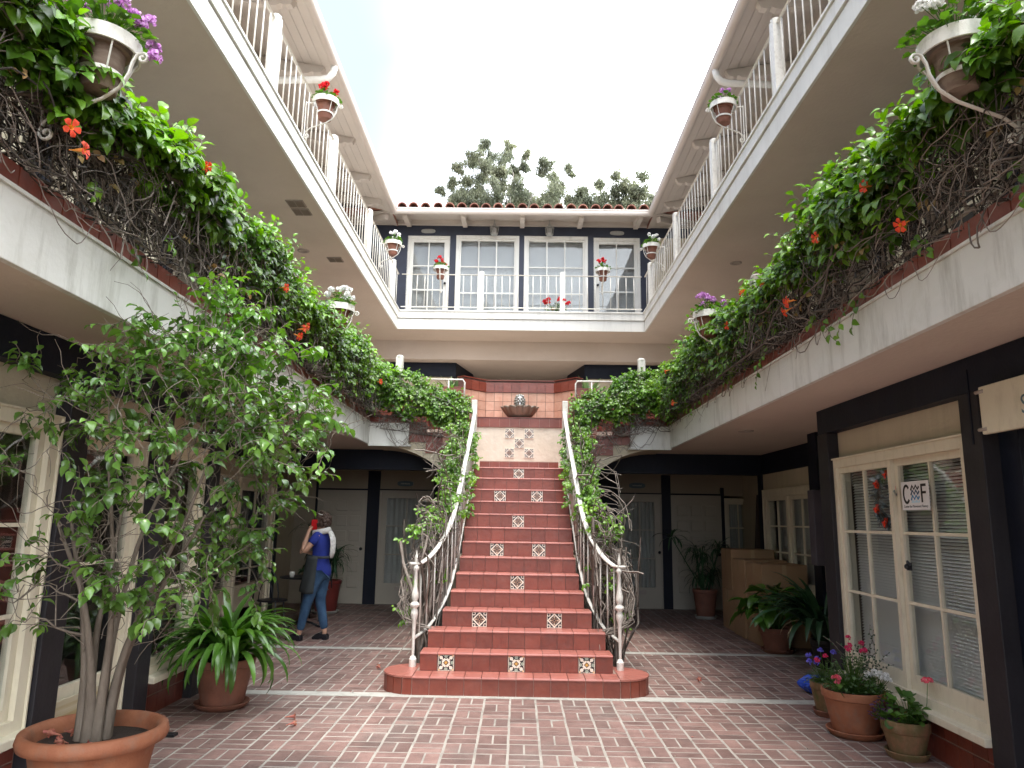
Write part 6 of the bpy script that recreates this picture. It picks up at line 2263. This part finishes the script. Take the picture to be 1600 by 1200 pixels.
so = ap.modifiers.new('solid', 'SOLIDIFY'); so.thickness = .006
MB().tube([(.17 * math.cos(a) * .92, .178 * math.sin(a), 1.045 + .006 * math.sin(2 * a)) for a in np.linspace(0, 2 * math.pi, 28)], .012, 6, cap=False, flat=(.5, 1.6)).obj('apron_tie', APRON, WM, smooth=True)
# scarf: loop and hanging tail on the back
lp = [(.012 + .098 * math.cos(a), .092 * math.sin(a), 1.365 + .022 * math.cos(a + 2.6)) for a in np.linspace(0, 2 * math.pi, 24)]
MB().tube(lp, .036, 10, flat=(.8, 1.1)).obj('scarf_loop', SCARF, WM, smooth=True)
MB().tube([(-.075, -.01, 1.39), (-.125, .0, 1.34), (-.158, .01, 1.27), (-.17, .015, 1.18), (-.165, .015, 1.10), (-.155, .02, 1.03)], [.04, .042, .045, .043, .040, .026], 10, flat=(1.2, .45)).obj('scarf_tail', SCARF, WM, smooth=True)
# hair: a cap of many small curls
hb = MB()
hr = np.random.default_rng(3)
for _ in range(190):
    v = hr.normal(0, 1, 3)
    v /= np.linalg.norm(v)
    if v[0] > .50 and v[2] < .55: continue
    if v[2] < -.75: continue
    c = np.array([.018, 0, 1.515]) + v * np.array([.093, .088, .100]) + np.array([-.018, 0, -.012]) * (v[0] < 0)
    hb.ball(c, hr.uniform(.017, .03), 7)
hb.ball((.010, 0, 1.52), .094, 14, sc=(1, .93, 1.02))
hb.obj('hair', HAIR, WM, smooth=True)
MB().tube([(.03, .082, 1.590), (-.04, .07, 1.572)], .007, 6).obj('hair_clip', SCARF, WM)
fm_ = MB().ball((.112, 0, 1.485), .013, 8, sc=(1.2, .8, 1.3)).ball((.03, .078, 1.49), .018, 8, sc=(.8, .4, 1.2)).ball((.03, -.078, 1.49), .018, 8, sc=(.8, .4, 1.2))
fm_.obj('nose_and_ears', SKIN, WM, smooth=True)
MB().ball((.100, .028, 1.508), .010, 8, sc=(.6, 1.2, .6)).ball((.100, -.028, 1.508), .010, 8, sc=(.6, 1.2, .6)).obj('eyes', METALD, WM)
MB().ball((.103, 0, 1.448), .014, 8, sc=(.5, 1.4, .5)).obj('mouth', F_DPINK, WM)
MB().tube([(.153 + .027 * math.cos(a), .158 + .027 * math.sin(a), 1.245) for a in np.linspace(0, 6.283, 16)], .004, 5, cap=False).obj('bracelet', LANT, WM)
for nm, x, y in (('shoe', .235, .097), ('shoe', -.035, -.087)):
    pr = [(-.085, .0), (-.085, .055), (-.06, .075), (-.02, .07), (.03, .085), (.08, .062), (.115, .035), (.125, .012), (.12, 0), (.03, 0), (.01, .012), (-.02, .012), (-.03, 0)]
    MB().prism([(x + a, b + .004) for a, b in pr], 'y', y - .038, y + .038).obj('shoe', SHOE, WM, bevel=.012)
ph = MB().box(-.006, .006, -.037, .037, -.075, .075).obj('phone', PHONE, None, bevel=.006)
tag(ph, 'red cased mobile phone held to the ear of the woman', 'phone')
# place the phone in the woman's hand (her local frame turned by 168 degrees)
ca, sa = math.cos(rad(168)), math.sin(rad(168))
lx, ly, lz = .072, .098, 1.452
ph.location = (-2.56 + lx * ca - ly * sa, 9.66 + lx * sa + ly * ca, lz)
ph.rotation_euler = (rad(0), rad(-30), rad(168 - 62))

# an expanse of loose petals and leaf litter near the walls
lit = MB()
for _ in range(170):
    x = random.choice((-1, 1)) * random.uniform(.9, 2.75)
    y = random.uniform(5.2, 11.5)
    if abs(x) < 1.3 and y > 6.7: continue
    r = random.uniform(.004, .011)
    a = random.uniform(0, 6.28)
    lit.add([(x + r * math.cos(a), y + r * math.sin(a), .0065), (x + r * .5 * math.cos(a + 1.7), y + r * .5 * math.sin(a + 1.7), .010), (x - r * math.cos(a), y - r * math.sin(a), .0065), (x - r * .5 * math.cos(a + 1.7), y - r * .5 * math.sin(a + 1.7), .009)], [(0, 1, 2, 3)], random.randrange(3))
lo = lit.obj('leaf_litter', [F_DRY, mat('pale_litter', (.45, .40, .30), .8), mat('dark_litter', (.05, .04, .03), .8)], None, kind='stuff')
lo['label'] = 'scattered dry petals and leaf crumbs on the brick paving'
